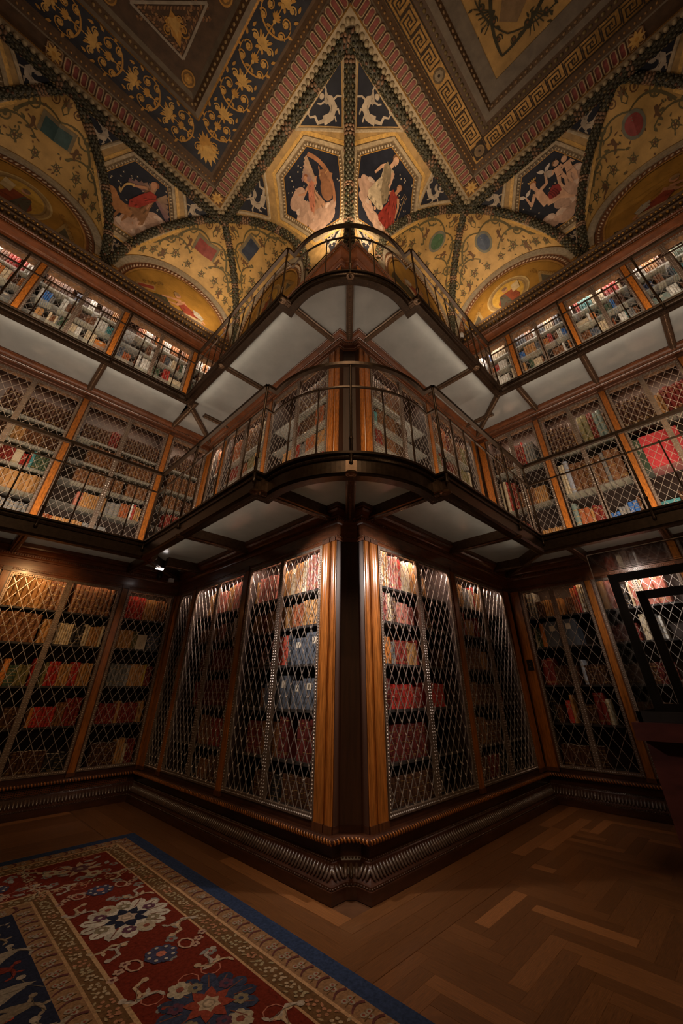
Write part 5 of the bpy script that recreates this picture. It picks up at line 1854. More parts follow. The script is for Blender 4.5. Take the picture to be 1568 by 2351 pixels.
for wk, i in (('WL', 0), ('WL', 1), ('WR', 0), ('WR', 1)):
    c = SEV[wk][i]
    for sg in ((1, -1) if i else (1,)):
        garland(groin(wk, c, sg), .075, seed=int(c * 10) + sg)
garland(groin('L', SEV['L'][0], -1), .075, seed=21)
garland(groin('R', SEV['R'][0], -1), .075, seed=22)
garland([Vector((-cove(PI / 2 * k / 18)[0], AL - cove(PI / 2 * k / 18)[0], cove(PI / 2 * k / 18)[1])) for k in range(19)], .085, seed=23)
garland([Vector((AR - cove(PI / 2 * k / 18)[0], -cove(PI / 2 * k / 18)[0], cove(PI / 2 * k / 18)[1])) for k in range(19)], .085, seed=24)
garland([Vector((0.02, 0.02, 7.5)), Vector((0.01, 0.01, 7.8))] + [Vector((-cove(PI / 2 * k / 18)[0], -cove(PI / 2 * k / 18)[0], cove(PI / 2 * k / 18)[1])) for k in range(19)], .085, seed=25)
ED = DV - .03
for a, b, sd in (((-ED, AL - ED), (-ED, -ED), 31), ((-ED, -ED), (AR - ED, -ED), 32), ((-ED, AL - ED), (FAR, AL - ED), 33), ((AR - ED, -ED), (AR - ED, FAR), 34)):
    garland([Vector((a[0], a[1], HC - .03)), Vector((b[0], b[1], HC - .03))], .10, seed=sd)

# ------------------------------------------------------------------ flat coffered ceiling
def ceil_path(side, o):
    if side == 'l':
        return [(FAR, AL - DV - o), (-DV - o, AL - DV - o), (-DV - o, -DV - o)]
    return [(-DV - o, -DV - o), (AR - DV - o, -DV - o), (AR - DV - o, FAR)]


CPART = {}
def cband(side, o0, o1, z0, z1, mat, name):
    A, B = ceil_path(side, o0), ceil_path(side, o1)
    mb = MB()
    mb.add([(x, y, z0) for x, y in A] + [(x, y, z1) for x, y in B], [(0, 1, 4, 3), (1, 2, 5, 4)])
    o = mb.build(name, mat, VAULT)
    CPART[(side, round(o0, 2))] = o
    return o


def cblobs(side, o, step, dims, col, z, parent, name, lim=5.2, tilt=0.0):
    mb = MB()
    for x, y, (tx, ty), (nx, ny) in along(ceil_path(side, o), step):
        if x < -lim or y < -lim: continue
        mb.blob((x, y, z), dims[0], dims[1], dims[2], (Vector((tx, ty, 0)), Vector((nx, ny, 0)), Vector((0, 0, 1))), col, 6, 3)
    return mb.build(name, 'relief', parent, kind='stuff', smooth=True)


H0 = HC
for side in 'lr':
    b = cband(side, -.02, .05, H0, H0 - .05, 'cream', 'cornice_fillet')
    b = cband(side, .05, .17, H0 - .05, H0 - .09, 'cream', 'egg_band')
    cblobs(side, .09, .105, (.046, .05, .035), (0.34, .27, .17), H0 - .075, b, 'egg_moulding')
    b = cband(side, .17, .19, H0 - .09, H0 - .085, 'gilt', 'gilt_fillet')
    b = cband(side, .19, .42, H0 - .085, H0 - .085, 'ceil_dark', 'flute_band')
    # dark red rounded flutes between cream ribs
    fl = MB()
    pts = [(math.cos(t) * .028 + 0, (.062 if math.sin(t) > 0 else -.062) + math.sin(t) * .028) for t in [PI * 2 * k / 12 + .01 for k in range(12)]]
    fl.use('relief')
    fl.add([(x * 1.0, y, -.012) for x, y in pts] + [(x * .82, y * .93, -.004) for x, y in pts], [tuple(range(12, 24))], (0.22, .055, .045))
    fl.add([(x * 1.35, y * 1.12, 0) for x, y in pts] + [(x * 1.25, y * 1.08, -.02) for x, y in pts] + [(x * 1.0, y, -.02) for x, y in pts] + [(x * .82, y * .93, -.004) for x, y in pts],
           [(q * 12 + k, q * 12 + (k + 1) % 12, (q + 1) * 12 + (k + 1) % 12, (q + 1) * 12 + k) for q in range(3) for k in range(12)], (0.40, .29, .18))
    fme = fl.mesh('flute', None)
    cnt = 0
    for x, y, (tx, ty), (nx, ny) in along(ceil_path(side, .305), .118):
        if x < -4.6 or y < -4.6: continue
        cx, cy = ceil_path(side, .305)[1]
        if math.hypot(x - cx, y - cy) < .16: continue
        o = bpy.data.objects.new('flute', fme)
        COL.objects.link(o); o.parent = b
        o.location = (x, y, H0 - .09 - ZS)
        o.rotation_euler = (0, 0, math.atan2(ty, tx))
        o.scale = (1.38, 1.14, 1)
    # gilt rosettes at the corner of the flute band
    D = Decal(lambda u, v, h: (u, v, H0 - .086 - h), .003)
    for (cx, cy) in (ceil_path(side, .305)[1], ceil_path('l', .305)[2]) + ((((ceil_path('l', .305)[1][0] - 2.84), ceil_path('l', .305)[1][1]),) if side == 'l' else ((ceil_path('r', .305)[1][0], ceil_path('r', .305)[1][1] - 2.84),)):
        D.poly([(cx - .11, cy - .11), (cx + .11, cy - .11), (cx + .11, cy + .11), (cx - .11, cy + .11)], (0.16, .075, .03), 11)
        for k in range(8):
            D.leaf((cx, cy), PI / 4 * k, .125, .05, GOLDL, 13)
        D.disc((cx, cy), .03, GOLD, 15)
    D.build('corner_rosette', 'paint', b, kind='stuff')
    b = cband(side, .42, .44, H0 - .085, H0 - .07, 'grey', 'grey_fillet')
    b = cband(side, .44, .56, H0 - .07, H0 - .03, 'ceil_dark', 'bead_band')
    cblobs(side, .49, .07, (.02, .02, .015), (0.34, .18, .06), H0 - .05, b, 'bead_moulding')

# the arabesque frieze (rug side)
b = cband('l', .56, 1.14, H0 - .03, H0 - .03, 'navy', 'arabesque_frieze')
cband('l', .56, .60, H0 - .032, H0 - .032, 'ceil_dark', 'frieze_edge')


def band_f(side, o, z):
    P = ceil_path(side, o)
    segs = list(zip(P, P[1:]))
    lens = [math.dist(a, c) for a, c in segs]
    def f(s, v, h):
        """s along the band (0 at the re-entrant end), v across (positive towards the middle of the room)"""
        return s, v, h
    return P, segs, lens


def arab_unit(D, q, k):
    """one candelabrum unit of the frieze, local y runs along the band"""
    D.stroke([q(0, -.5), q(0, .5)], .035 * k, GOLD, 1, .02 * k)
    D.palmette(q(0, .28), D.ang + PI / 2, .30 * k, GOLDL, 2, 9, 2.8)
    D.palmette(q(0, -.12), D.ang + PI / 2, .22 * k, GOLD, 2, 7, 2.2)
    D.disc(q(0, .22), .05 * k, GOLDL, 3); D.disc(q(0, -.16), .045 * k, GOLDL, 3)
    for sg in (1, -1):
        D.curve(q(0, -.42), q(sg * .5, -.35), q(sg * .42, .02), .05 * k, GOLD, 2, .02 * k)
        for (x, y, r) in ((.26, .02, .13), (.30, -.26, .11), (.24, .34, .10)):
            a = D.ang + (0 if sg > 0 else PI)
            D.spiral(q(sg * x, y), r * k, a, 1.5, .035 * k, GOLD if r > .1 else GOLDL, 2, sg)
            D.flower(q(sg * x, y), r * .55 * k, GOLDL, GOLD, 3, 5)
        for (x, y, an) in ((.40, .18, 1.0), (.12, .14, 2.2), (.42, -.12, .3), (.14, -.36, 2.6), (.38, .42, 1.8), (.10, .44, .8)):
            D.leaf(q(sg * x, y), D.ang + (an if sg > 0 else PI - an), .15 * k, .07 * k, GOLD, 2)


D = Decal(lambda u, v, h: (u, v, H0 - .03 - h), .003)
P = ceil_path('l', .87)
D.ang = PI
for i in range(7):
    x = P[1][0] - .50 - i * .60
    D.ang = 0 + (PI / 2)
    arab_unit(D, D.xf(x, P[1][1], .56, PI / 2), .56)
for i in range(7):
    y = P[1][1] - .50 - i * .60
    if y < -DV - .6: break
    D.ang = PI
    arab_unit(D, D.xf(P[1][0], y, .56, PI), .56)
D.ang = PI * .75
q = D.xf(P[1][0] + .02, P[1][1] - .02, .52, -PI / 4)
D.palmette(q(0, -.1), PI / 4, .34, GOLDL, 2, 9, 2.6); D.palmette(q(0, -.1), -PI * .75, .22, GOLD, 2, 7, 2.4)
for sg in (1, -1):
    D.spiral(q(sg * .3, -.05), .09, 0, 1.4, .02, GOLD, 2, sg)
D.build('gilt_arabesque', 'paint', CPART[('l', .56)], kind='stuff')
b = cband('l', 1.14, 1.17, H0 - .03, H0 - .05, 'gilt', 'gilt_rope')
b = cband('l', 1.17, 1.24, H0 - .05, H0 - .08, 'grey', 'grey_beam')
b = cband('l', 1.24, 1.34, H0 - .08, H0 - .02, 'ceil_dark', 'leaf_band')
cblobs('l', 1.29, .085, (.03, .028, .02), (0.30, .2, .09), H0 - .05, b, 'leaf_moulding')
b = cband('l', 1.34, 1.40, H0 - .02, H0 + .02, 'grey', 'grey_fillet')
b = cband('l', 1.40, 2.9, H0 + .02, H0 + .02, 'ceil_dark', 'coffer_field')
# braided coffer with a triangular panel and round gilt bosses
D = Decal(lambda u, v, h: (u, v, H0 + .02 - h), .003)
ox, oy = ceil_path('l', 1.40)[1]
BR1, BR2 = (0.20, .10, .05), (0.34, .19, .09)
A_, B_, C_ = (ox - .28, oy - .28), (ox - 1.10, oy - .28), (ox - .28, oy - 1.10)
for p0, p1 in ((A_, B_), (B_, C_), (C_, A_)):
    dx, dy = p1[0] - p0[0], p1[1] - p0[1]
    l = math.hypot(dx, dy)
    D.stroke([p0, p1], .035, (0.36, .31, .25), 3)
    nx_, ny_ = dy / l, -dx / l
    for j in range(int(l / .05)):
        t = (j + .5) * .05 / l
        for row in range(3):
            k = .07 + row * .055
            cx, cy = p0[0] + dx * t + nx_ * k * (-1 if (p0, p1) != (B_, C_) else -1), p0[1] + dy * t + ny_ * k * (-1)
            D.leaf((cx, cy), math.atan2(dy, dx) + (.7 if row % 2 else -.7), .06, .028, BR2 if (j + row) % 2 else BR1, 2)
for (x, y) in ((ox - .12, oy - .12), (ox - 1.35, oy - .13), (ox - .13, oy - 1.35)):
    D.disc((x, y), .115, (0.22, .12, .04), 2, n=18); D.ring((x, y), .11, .02, GOLD, 3, n=18); D.flower((x, y), .07, GOLD, GOLDL, 3, 6)
tx_, ty_ = ox - .52, oy - .52
q = D.xf(tx_, ty_, .30, -PI * .75 + PI / 2)
D.ang = -PI * .75
D.leaf(q(0, -.6), D.ang + PI, .40, .16, GOLD, 4); D.palmette(q(0, -.3), D.ang + PI, .22, GOLDL, 4, 7, 2.6)
for sg in (1, -1):
    D.spiral(q(sg * .42, .12), .085, 0, 1.4, .022, GOLD, 4, sg)
    D.spiral(q(sg * .30, -.25), .05, 0, 1.2, .016, GOLD, 4, -sg)
for i in range(60):
    x = ox - 1.5 - rnd.random() * 1.6; y = oy - .1 - rnd.random() * .9
    D.leaf((x, y), rnd.choice((.7, -.7, 2.4, -2.4)), .1, .035, BR2, 2)
D.build('braid_and_boss', 'paint', b, kind='stuff')

# the key-pattern side (vitrine side)
b = cband('r', .56, .86, H0 - .03, H0 - .03, 'gilt', 'key_frieze')
D = Decal(lambda u, v, h: (u, v, H0 - .03 - h), .003)
KEY = [[(0, 0), (0, 5), (5, 5), (5, 2), (3, 2), (3, 3.2)], [(6.2, 5), (6.2, 0), (1.2, 0), (1.2, 3), (1.2, 3.4)]]
INK = (0.035, .022, .014)
P = ceil_path('r', .71)
for (a, c) in zip(P, P[1:]):
    l = math.dist(a, c)
    dx, dy = (c[0] - a[0]) / l, (c[1] - a[1]) / l
    nx_, ny_ = dy, -dx
    off0 = .2
    nun = int((min(l, 3.6) - .30) / .27)
    first = a if a != P[1] else a
    for j in range(nun):
        s0 = (l - .18 - (j + 1) * .27) if c == P[1] else (.18 + j * .27)
        if j == 4 and c == P[1]:
            cx, cy = a[0] + dx * (s0 + .13), a[1] + dy * (s0 + .13)
            D.disc((cx, cy), .10, (0.13, .09, .05), 2, n=16); D.flower((cx, cy), .075, (0.26, .2, .13), INK, 3, 8)
            continue
        def X(u, v):
            s_, t_ = s0 + u * .27, (v - .5) * .22
            return (a[0] + dx * s_ + nx_ * t_, a[1] + dy * s_ + ny_ * t_)
        w_ = .021
        D.stroke([X(.04, 0), X(.04, .86), X(.72, .86), X(.72, .30), X(.42, .30), X(.42, .58)], w_, INK, 2)
        D.stroke([X(.96, 1.0), X(.96, .12), X(.22, .12), X(.22, .64), X(.22, .66)], w_, INK, 2)
        D.stroke([X(.22, .14), X(.22, .62), X(.56, .62), X(.56, .46)], w_, INK, 2)
    for v in (-.135, .135):
        D.stroke([(a[0] + nx_ * v, a[1] + ny_ * v), (c[0] + nx_ * v, c[1] + ny_ * v)], .022, INK, 2)
cx, cy = P[1]
D.poly([(cx - .12, cy - .12), (cx + .12, cy - .12), (cx + .12, cy + .12), (cx - .12, cy + .12)], INK, 3)
D.disc((cx, cy), .095, (0.26, .17, .08), 4, n=18); D.flower((cx, cy), .08, (0.18, .12, .07), INK, 5, 8)
D.build('key_pattern', 'paint', b, kind='stuff')
b = cband('r', .86, 1.0, H0 - .03, H0 - .05, 'ceil_dark', 'foliate_band')
cblobs('r', .93, .085, (.034, .03, .014), (0.17, .12, .05), H0 - .045, b, 'leaf_moulding')
b = cband('r', 1.0, 1.10, H0 - .05, H0 - .05, 'grey', 'grey_beam')
b = cband('r', 1.10, 1.17, H0 - .05, H0 - .0, 'ceil_dark', 'bead_band')
cblobs('r', 1.135, .085, (.03, .02, .018), (0.27, .17, .09), H0 - .03, b, 'bead_moulding')
b = cband('r', 1.17, 1.38, H0 - .0, H0 + .01, 'grey', 'grey_beam')
b = cband('r', 1.38, 3.2, H0 + .02, H0 + .02, 'ochre', 'ochre_coffer')
D = Decal(lambda u, v, h: (u, v, H0 + .02 - h), .003)
ox, oy = ceil_path('r', 1.38)[1]
G1 = (0.05, .045, .025)
q = D.xf(ox - .6, oy - .6, 1.0, -PI / 4)
qa = -PI / 4
D.poly([q(-.25, -.25), q(.22, -.25), q(.10, .22), q(-.18, .22)], (0.26, .17, .09), 2)
D.ring(q(-.02, -.62), .34, .08, (0.30, .19, .08), 3, n=26); D.disc(q(-.02, -.62), .26, (0.22, .13, .06), 2, n=22)
for sg in (1, -1):
    D.curve(q(0, .58), q(sg * .3, .35), q(sg * .42, -.1), .03, G1, 3, .06)
    D.curve(q(0, .34), q(sg * .4, .26), q(sg * .62, .02), .018, G1, 3)
    for (x, y, r) in ((.12, .40, .06), (.26, .22, .055), (.50, .10, .05), (.52, -.22, .075), (.66, -.08, .05)):
        D.spiral(q(sg * x, y), r, qa, 1.4, .018, G1, 3, sg); D.disc(q(sg * x, y), r * .3, (0.2, .08, .03), 4, n=8)
    for j in range(16):
        D.leaf(q(sg * (.18 + rnd.random() * .5), .4 - rnd.random() * .7), rnd.uniform(0, 6.3), .08, .03, G1, 3)
    for j in range(6):
        D.stroke([q(sg * .28, .12), q(sg * (.36 + .05 * j), .36 - .05 * j)], .014, G1, 3)
D.build('scroll_painting', 'paint', b, kind='stuff')
# closing slab above everything
mb = MB(); mb.box(FAR - .4, AR + .6, FAR - .4, AL + .6, HC + .15, HC + .25); mb.build('roof_slab', 'ceil_dark', VAULT)
mb = MB(); mb.box(FAR, .45, AL + .0, AL + .1, 8.05, HC + .2); mb.box(AR + .0, AR + .1, FAR, .45, 8.05, HC + .2); mb.box(0.0, AR, 0.0, AL, 8.0, 8.05)
mb.build('upper_wall', 'ceil_dark', VAULT, kind='stuff')

# ------------------------------------------------------------------ oak floor
pm = MB(); pm.box(-.5, .5, -.5, .5, -1, -.12); 
pm.add([(-.5, -.5, -.12), (.5, -.5, -.12), (.5, .5, -.12), (-.5, .5, -.12), (-.499, -.494, 0), (.499, -.494, 0), (.499, .494, 0), (-.499, .494, 0)], [(0, 1, 5, 4), (1, 2, 6, 5), (2, 3, 7, 6), (3, 0, 4, 7), (4, 5, 6, 7)])
pme = pm.mesh('plank', 'plank')
PL = []
FIELD = set()
OAK = (0.165, 0.068, 0.023)


def plank(x, y, l, w, rot):
    v = rnd.random()
    k = rnd.uniform(.72, 1.0) if v < .88 else rnd.uniform(1.2, 1.7)
    PL.append((x, y, l, w, rot, sc(OAK, k), -.0022 if len(PL) in FIELD else 0.0))


# border boards that follow the bookcases
BORD = off_path(ROOM, 0.0)
for i in range(4):
    y = -(0.11 + .115 * i + .055)
    x = -(.11 + .115 * (i + 1))
    while x < AR - .1:
        l = rnd.uniform(.9, 1.5)
        l = l if i % 2 or x > 0 else l * .6
        plank(x + l / 2, y, l, .114, 0); x += l
for i in range(5):
    x = -(0.11 + .115 * i + .055)
    y = -.11 - .115 * i
    while y < AL - .1:
        l = rnd.uniform(.9, 1.5)
        plank(x, y + l / 2, l, .114, PI / 2); y += l
for i in range(14):
    y = AL - (0.11 + .115 * i + .055)
    x = -.70
    while x > -3.4:
        l = rnd.uniform(.9, 1.5)
        plank(x - l / 2, y, l, .114, 0); x -= l
# herringbone field
PW_, PL_ = .092, .552
for a in range(-60, 60):
    for b in range(-26, 26):
        # unit cell of herringbone: horizontals step (w, w) diagonally
        hx = a * PW_ + b * (PL_ + 0) ; hy = a * PW_ - b * PL_
        for (cx, cy, rot) in ((hx + PL_ / 2, hy + PW_ / 2, 0), (hx - PW_ / 2 + PW_, hy + PW_ + PL_ / 2, PI / 2)):
            if rot: cx, cy = hx + PW_ / 2, hy + PW_ + PL_ / 2
            if cy > -.57 + (PL_ / 2 if rot else PW_ / 2) or cx > AR - .1 or cx < -2.4 or cy < -4.2: continue
            FIELD.add(len(PL))
            plank(cx, cy, PL_, PW_, rot)


def seen(p):
    d = Vector((p[0], p[1], 0)) - CAM
    z = d.dot(_f)
    if z < .15: return 0
    px, py = FPX * d.dot(_r2) / z + PPX, -FPX * d.dot(_u2) / z + PPY
    if not (-60 < px < 1630 and py < 2400): return 0
    return 1 / d.length


PL.sort(key=lambda p: -seen(p))
rest = MB()
for i, (x, y, l, w, rot, col, dz) in enumerate(PL):
    if i < 300 and seen((x, y)):
        o = bpy.data.objects.new('plank', pme)
        COL.objects.link(o); o.parent = FLOOR
        o.location, o.scale, o.rotation_euler = (x, y, dz + (i % 37) * 2e-5 - .0008), (l, w, .02), (0, 0, rot)
        o.color = (*col, 1)
    else:
        c, s_ = math.cos(rot), math.sin(rot)
        rest.T = lambda a, b, z: (x + a * l * c - b * w * s_, y + a * l * s_ + b * w * c, z * .02 + dz - .001 - (i % 41) * 2e-5)
        rest.add(pm.v, pm.f, col)
rest.T = None
rest.build('parquet', 'plank2', FLOOR, kind='stuff')

# ------------------------------------------------------------------ rug
RX, RY = -.47, 2.41           # far corner of the rug
RX0, RY0 = -5.2, -4.6
RUG = thing('rug', (RX, RY, 0), 'large red and navy patterned rug with floral borders and blue edge on parquet', 'rug')
mb = MB(); mb.box(RX0, RX, RY0, RY, 0.001, 0.013, (0.026, 0.04, 0.085)); mb.build('pile', 'rug', RUG)
mb = MB()
for i in range(260):
    x = RX - .02 - i * .017
    mb.bar((x, RY, .006), (x - rnd.uniform(-.006, .006), RY + .018, .003), .004, .003, col=(0.3, .28, .24))
mb.build('fringe', 'rug', RUG, kind='stuff')
# pattern: coordinates (a, b) measured inward from the two visible edges
D = Decal(lambda u, v, h: (RX - u, RY - v, 0.0135 + h), 0.0, 0.0005)
TANR, BRN, RED, NAVY, CRM, GRY = [sc(c_, .62) for c_ in ((0.36, .20, .10), (0.20, .105, .045), (0.21, .032, .017), (0.03, .034, .06), (0.42, .34, .25), (0.30, .29, .26))]
LX, LY = 4.6, 6.9
def frame(o0, o1, col, layer):
    D.poly([(o0, o0), (LX, o0), (LX, o1), (o1, o1), (o1, LY), (o0, LY)], col, layer)
frame(.10, .205, TANR, 1)
frame(.205, .222, (0.42, .25, .13), 2)
frame(.222, .325, BRN, 1)
frame(.325, .338, (0.42, .25, .13), 2)
D.poly([(.338, .338), (LX, .338), (LX, LY), (.338, LY)], RED, 1)
frame(.825, .845, (0.40, .25, .13), 3)
D.poly([(.845, .845), (LX, .845), (LX, LY), (.845, LY)], BRN, 2)
frame(.935, .95, (0.34, .2, .1), 4)
D.poly([(.95, .95), (LX, .95), (LX, LY), (.95, LY)], TANR, 3)
D.poly([(1.05, 1.05), (LX, 1.05), (LX, LY), (1.05, LY)], NAVY, 4)
VX, VY = 2.2, 5.2        # extent that the camera could see
# outer and inner tan guards: dark hooks and pale flowers
for o, lay in ((.152, 3), (1.0, 6)):
    s_ = .14
    while s_ < VY:
        for sw in (0, 1):
            if sw and s_ > VX: continue
            P_ = lambda x, y: (y, x) if sw else (x, y)
            if min(o, s_) < o - .05: continue
            D.curve(P_(o - .045, s_), P_(o + .0, s_ - .035), P_(o + .045, s_ + .012), .018, (0.10, .035, .03), lay, .008)
            for dx, dy in ((-.015, .052), (.018, .05), (0, .075)):
                D.disc(P_(o + dx, s_ + dy), .016, CRM, lay, n=7); D.disc(P_(o + dx, s_ + dy), .007, (0.2, .05, .03), lay + 1, n=5)
            D.stroke([P_(o - .04, s_ + .06), P_(o + .04, s_ + .075)], .005, BRN, lay)
        s_ += .112
# brown guards: small rosettes
for o, lay in ((.273, 3), (.89, 4)):
    s_ = .24
    while s_ < VY:
        for sw in (0, 1):
            if sw and s_ > VX: continue
            P_ = lambda x, y: (y, x) if sw else (x, y)
            c_ = rnd.choice(((0.36, .27, .17), (0.30, .24, .14), (0.34, .16, .09)))
            for k in range(5):
                a = 2 * PI * k / 5
                D.disc(P_(o + .02 * math.cos(a) + .008 * rnd.uniform(-1, 1), s_ + .02 * math.sin(a)), .010, c_, lay, n=6)
            D.leaf(P_(o - .03, s_ + .03), rnd.uniform(0, 6), .035, .014, c_, lay); D.leaf(P_(o + .03, s_ + .035), rnd.uniform(0, 6), .03, .012, (0.30, .22, .12), lay)
        s_ += .078


def rosette(x, y, r, petal, mid, core, ang=0.0):
    n = 14
    P = []
    for k in range(n * 2):
        a = ang + PI * k / n
        rr_ = r * (1.0 if k % 2 == 0 else .78)
        P.append((x + rr_ * math.cos(a), y + rr_ * math.sin(a)))
    D.poly(P, petal, 3)
    for k in range(n):
        a = ang + 2 * PI * k / n
        D.disc((x + r * .80 * math.cos(a), y + r * .80 * math.sin(a)), r * .17, petal if k % 2 else sc(petal, .8), 4, n=9)
        D.stroke([(x + r * .9 * math.cos(a), y + r * .9 * math.sin(a)), (x + r * .5 * math.cos(a), y + r * .5 * math.sin(a))], r * .03, (0.15, .06, .04), 5)
    for k in range(6):
        a = ang + 2 * PI * k / 6 + .3
        D.flower((x + r * .62 * math.cos(a), y + r * .62 * math.sin(a)), r * .17, (0.10, .04, .06) if k % 2 else (0.20, .16, .10), petal, 6, 6)
    for k in range(8):
        D.leaf((x, y), ang + 2 * PI * k / 8, r * .52, r * .26, mid, 7)
    D.disc((x, y), r * .27, mid, 7, n=14)
    P = [(x + r * (.25 if k % 2 == 0 else .17) * math.cos(PI * k / 6 + ang), y + r * (.25 if k % 2 == 0 else .17) * math.sin(PI * k / 6 + ang)) for k in range(12)]
    D.poly(P, core, 8)
    D.ring((x, y), r * .13, r * .035, sc(core, .6), 9, n=12)


def hook(x, y, ang, k, col):
    q = D.xf(x, y, k, ang)
    D.stroke([q(-.5, -.3), q(-.1, -.35), q(.1, 0), q(.45, .1)], .13 * k, col, 4, .10 * k)
    D.disc(q(-.5, -.28), .12 * k, col, 5, n=8)
    D.leaf(q(.1, 0), ang + 1.9, .3 * k, .14 * k, col, 4)
    D.leaf(q(.4, .1), ang - .6, .28 * k, .13 * k, col, 4)
    D.stroke([q(-.4, -.3), q(.0, -.2), q(.4, .1)], .025 * k, sc(col, .5), 6)


# main red border: cream medallions alternating with navy ones
mid = .585
for j, yy in enumerate([.585 + 1.0 * k for k in range(6)]):
    for sw in (0, 1):
        if sw and (j == 0 or yy > VX + .6): continue
        P_ = (yy, mid) if sw else (mid, yy)
        if j == 0:
            for k in range(7): D.leaf(P_, 2 * PI * k / 7, .15, .05, (0.38, .26, .17), 4)
            D.flower(P_, .07, (0.10, .04, .05), CRM, 5, 6)
            continue
        if j % 2: rosette(P_[0], P_[1], .245, (0.47, .42, .34), NAVY, (0.40, .30, .22))
        else: rosette(P_[0], P_[1], .215, (0.040, .048, .085), (0.24, .05, .03), (0.42, .32, .22), .2)
for k in range(5):
    for sw in (0, 1):
        yy = 1.085 + k
        if sw and yy > VX: continue
        x, y = (yy, mid) if sw else (mid, yy)
        D.flower((x, y), .085, (0.05, .05, .09), (0.42, .14, .09), 5, 8)
        for a in range(8): D.disc((x + .06 * math.cos(a * PI / 4), y + .06 * math.sin(a * PI / 4)), .010, (0.42, .36, .3), 8, n=6)
        dx, dy = (0, 1) if not sw else (1, 0)
        for sg in (1, -1):
            D.ring((x + sg * .13 * dy, y + sg * .13 * dx), .042, .012, (0.40, .25, .17), 5, .055, 8)
            for t in (-.04, .0, .04):
                D.flower((x + sg * .2 * dy + t, y + sg * .2 * dx + t), .028, (0.38, .24, .17), (0.1, .03, .03), 5, 5)
            for (uu, vv, an) in ((.17, .22, .6), (-.17, .24, 2.4), (.19, -.22, -.5), (-.16, -.2, 3.6)):
                xx, y2 = (x + uu * sg, y + vv) if not sw else (x + vv, y + uu * sg)
                hook(xx, y2, an + (PI / 2 if sw else 0), .15, (0.42, .30, .19) if sg > 0 else (0.36, .30, .24))
            xx, y2 = (x + .05 * sg, y + .33 * sg) if not sw else (x + .33 * sg, y + .05 * sg)
            D.flower((xx, y2), .06, (0.36, .30, .21), (0.2, .06, .04), 5, 6)
for k in range(70):
    for sw in (0, 1):
        o = rnd.uniform(.37, .80); s_ = rnd.uniform(.4, VX if sw else VY)
        P_ = (s_, o) if sw else (o, s_)
        t = rnd.random()
        if t < .45: D.flower(P_, .035, GRY, (0.24, .04, .03), 2.4, 5)
        elif t < .8: D.leaf(P_, rnd.uniform(0, 6.3), .075, .035, (0.24, .23, .21), 2.4)
        else: D.ring(P_, .05, .006, (0.40, .15, .1), 2.4, n=8)
# navy field with large pale serrated leaves
for (x, y, a, k, c) in ((1.10, 1.16, .6, .16, CRM), (1.12, 1.34, .2, .2, (0.22, .16, .1)), (1.06, 1.52, .5, .26, CRM), (1.12, 1.72, -.3, .22, (0.16, .03, .02)), (1.07, 1.88, .35, .28, CRM), (1.08, 2.06, .1, .24, (0.2, .15, .1)), (1.06, 2.24, .5, .3, CRM), (1.30, 1.35, .5, .30, CRM), (1.62, 1.25, 2.4, .34, (0.30, .2, .12)), (1.36, 1.75, .2, .36, (0.36, .27, .18)), (1.22, 2.15, -.5, .22, (0.30, .05, .03)), (1.60, 2.0, .9, .4, CRM),
                        (1.30, 2.6, .4, .42, CRM), (1.75, 2.5, 2.0, .36, (0.32, .24, .15)), (1.25, 3.1, .1, .3, (0.28, .05, .03)), (1.6, 3.3, .7, .42, CRM), (2.1, 1.5, .8, .4, (0.34, .25, .17))):
    for t in range(5):
        D.leaf((x + .04 * t * math.cos(a), y + .04 * t * math.sin(a)), a + .5 * (t - 2) * .5, k * .75, k * .18, sc(c, .8), 6)
    hook(x, y, a + 1.2, k * .6, c)
D.build('woven_pattern', 'rug', RUG, kind='stuff')

# ------------------------------------------------------------------ glass vitrine beside the right-hand wall
VX0, VX1, VY0, VY1 = 1.40, 2.10, -2.85, -1.60
VT = thing('vitrine', ((VX0 + VX1) / 2, (VY0 + VY1) / 2, 0), 'dark mahogany pedestal vitrine with tall clear glass cover and black bars standing for reflections', 'display case')
mb = MB(); mb.box(VX0, VX1, VY0, VY1, 0.02, .86); mb.box(VX0 - .02, VX1 + .02, VY0 - .02, VY1 + .02, 0.0, .09); mb.build('pedestal', 'table', VT)
mb = MB(); mb.prism([(VX0 - .12, VY0 - .08), (VX1 + .08, VY0 - .08), (VX1 + .08, VY1 + .03), (VX0 - .12, VY1 + .03)], .86, .965); mb.build('table_top', 'table', VT)
mb = MB()
for a in ((VX0 - .03, VX1, VY1 - .03, VY1), (VX0 - .03, VX1, VY0, VY0 + .03), (VX0 - .03, VX0, VY0, VY1), (VX1 - .03, VX1, VY0, VY1)):
    mb.box(*a, .966, 1.03)
mb.build('plinth_rail', 'black', VT)
zt = 2.20
def pane(x0, x1, y0, y1, z0, z1):
    mb = MB(); mb.box(x0, x1, y0, y1, z0, z1); mb.build('glass_pane', 'clear', VT)
gx0, gx1, gy0, gy1 = VX0 - .03, VX1 - .02, VY0 + .02, VY1 - .02
pane(gx0, gx0 + .008, gy0, gy1, 1.031, zt); pane(gx1 - .008, gx1, gy0, gy1, 1.031, zt)
pane(gx0 + .008, gx1 - .008, gy1 - .008, gy1, 1.031, zt); pane(gx0 + .008, gx1 - .008, gy0, gy0 + .008, 1.031, zt)
pane(gx0, gx1, gy0, gy1, zt, zt + .008)
mb = MB()
for e in (((gx0, gy1, 1.03), (gx0, gy1, zt)), ((gx0, gy1, zt), (gx0, gy0, zt)), ((gx0, gy1, zt), (gx1, gy1, zt)), ((gx1, gy1, zt), (gx1, gy0, zt)), ((gx1, gy1, 1.03), (gx1, gy1, zt))):
    mb.tube([e[0], e[1]], .004, 4)
mb.build('edge_strip', 'door', VT, kind='stuff')
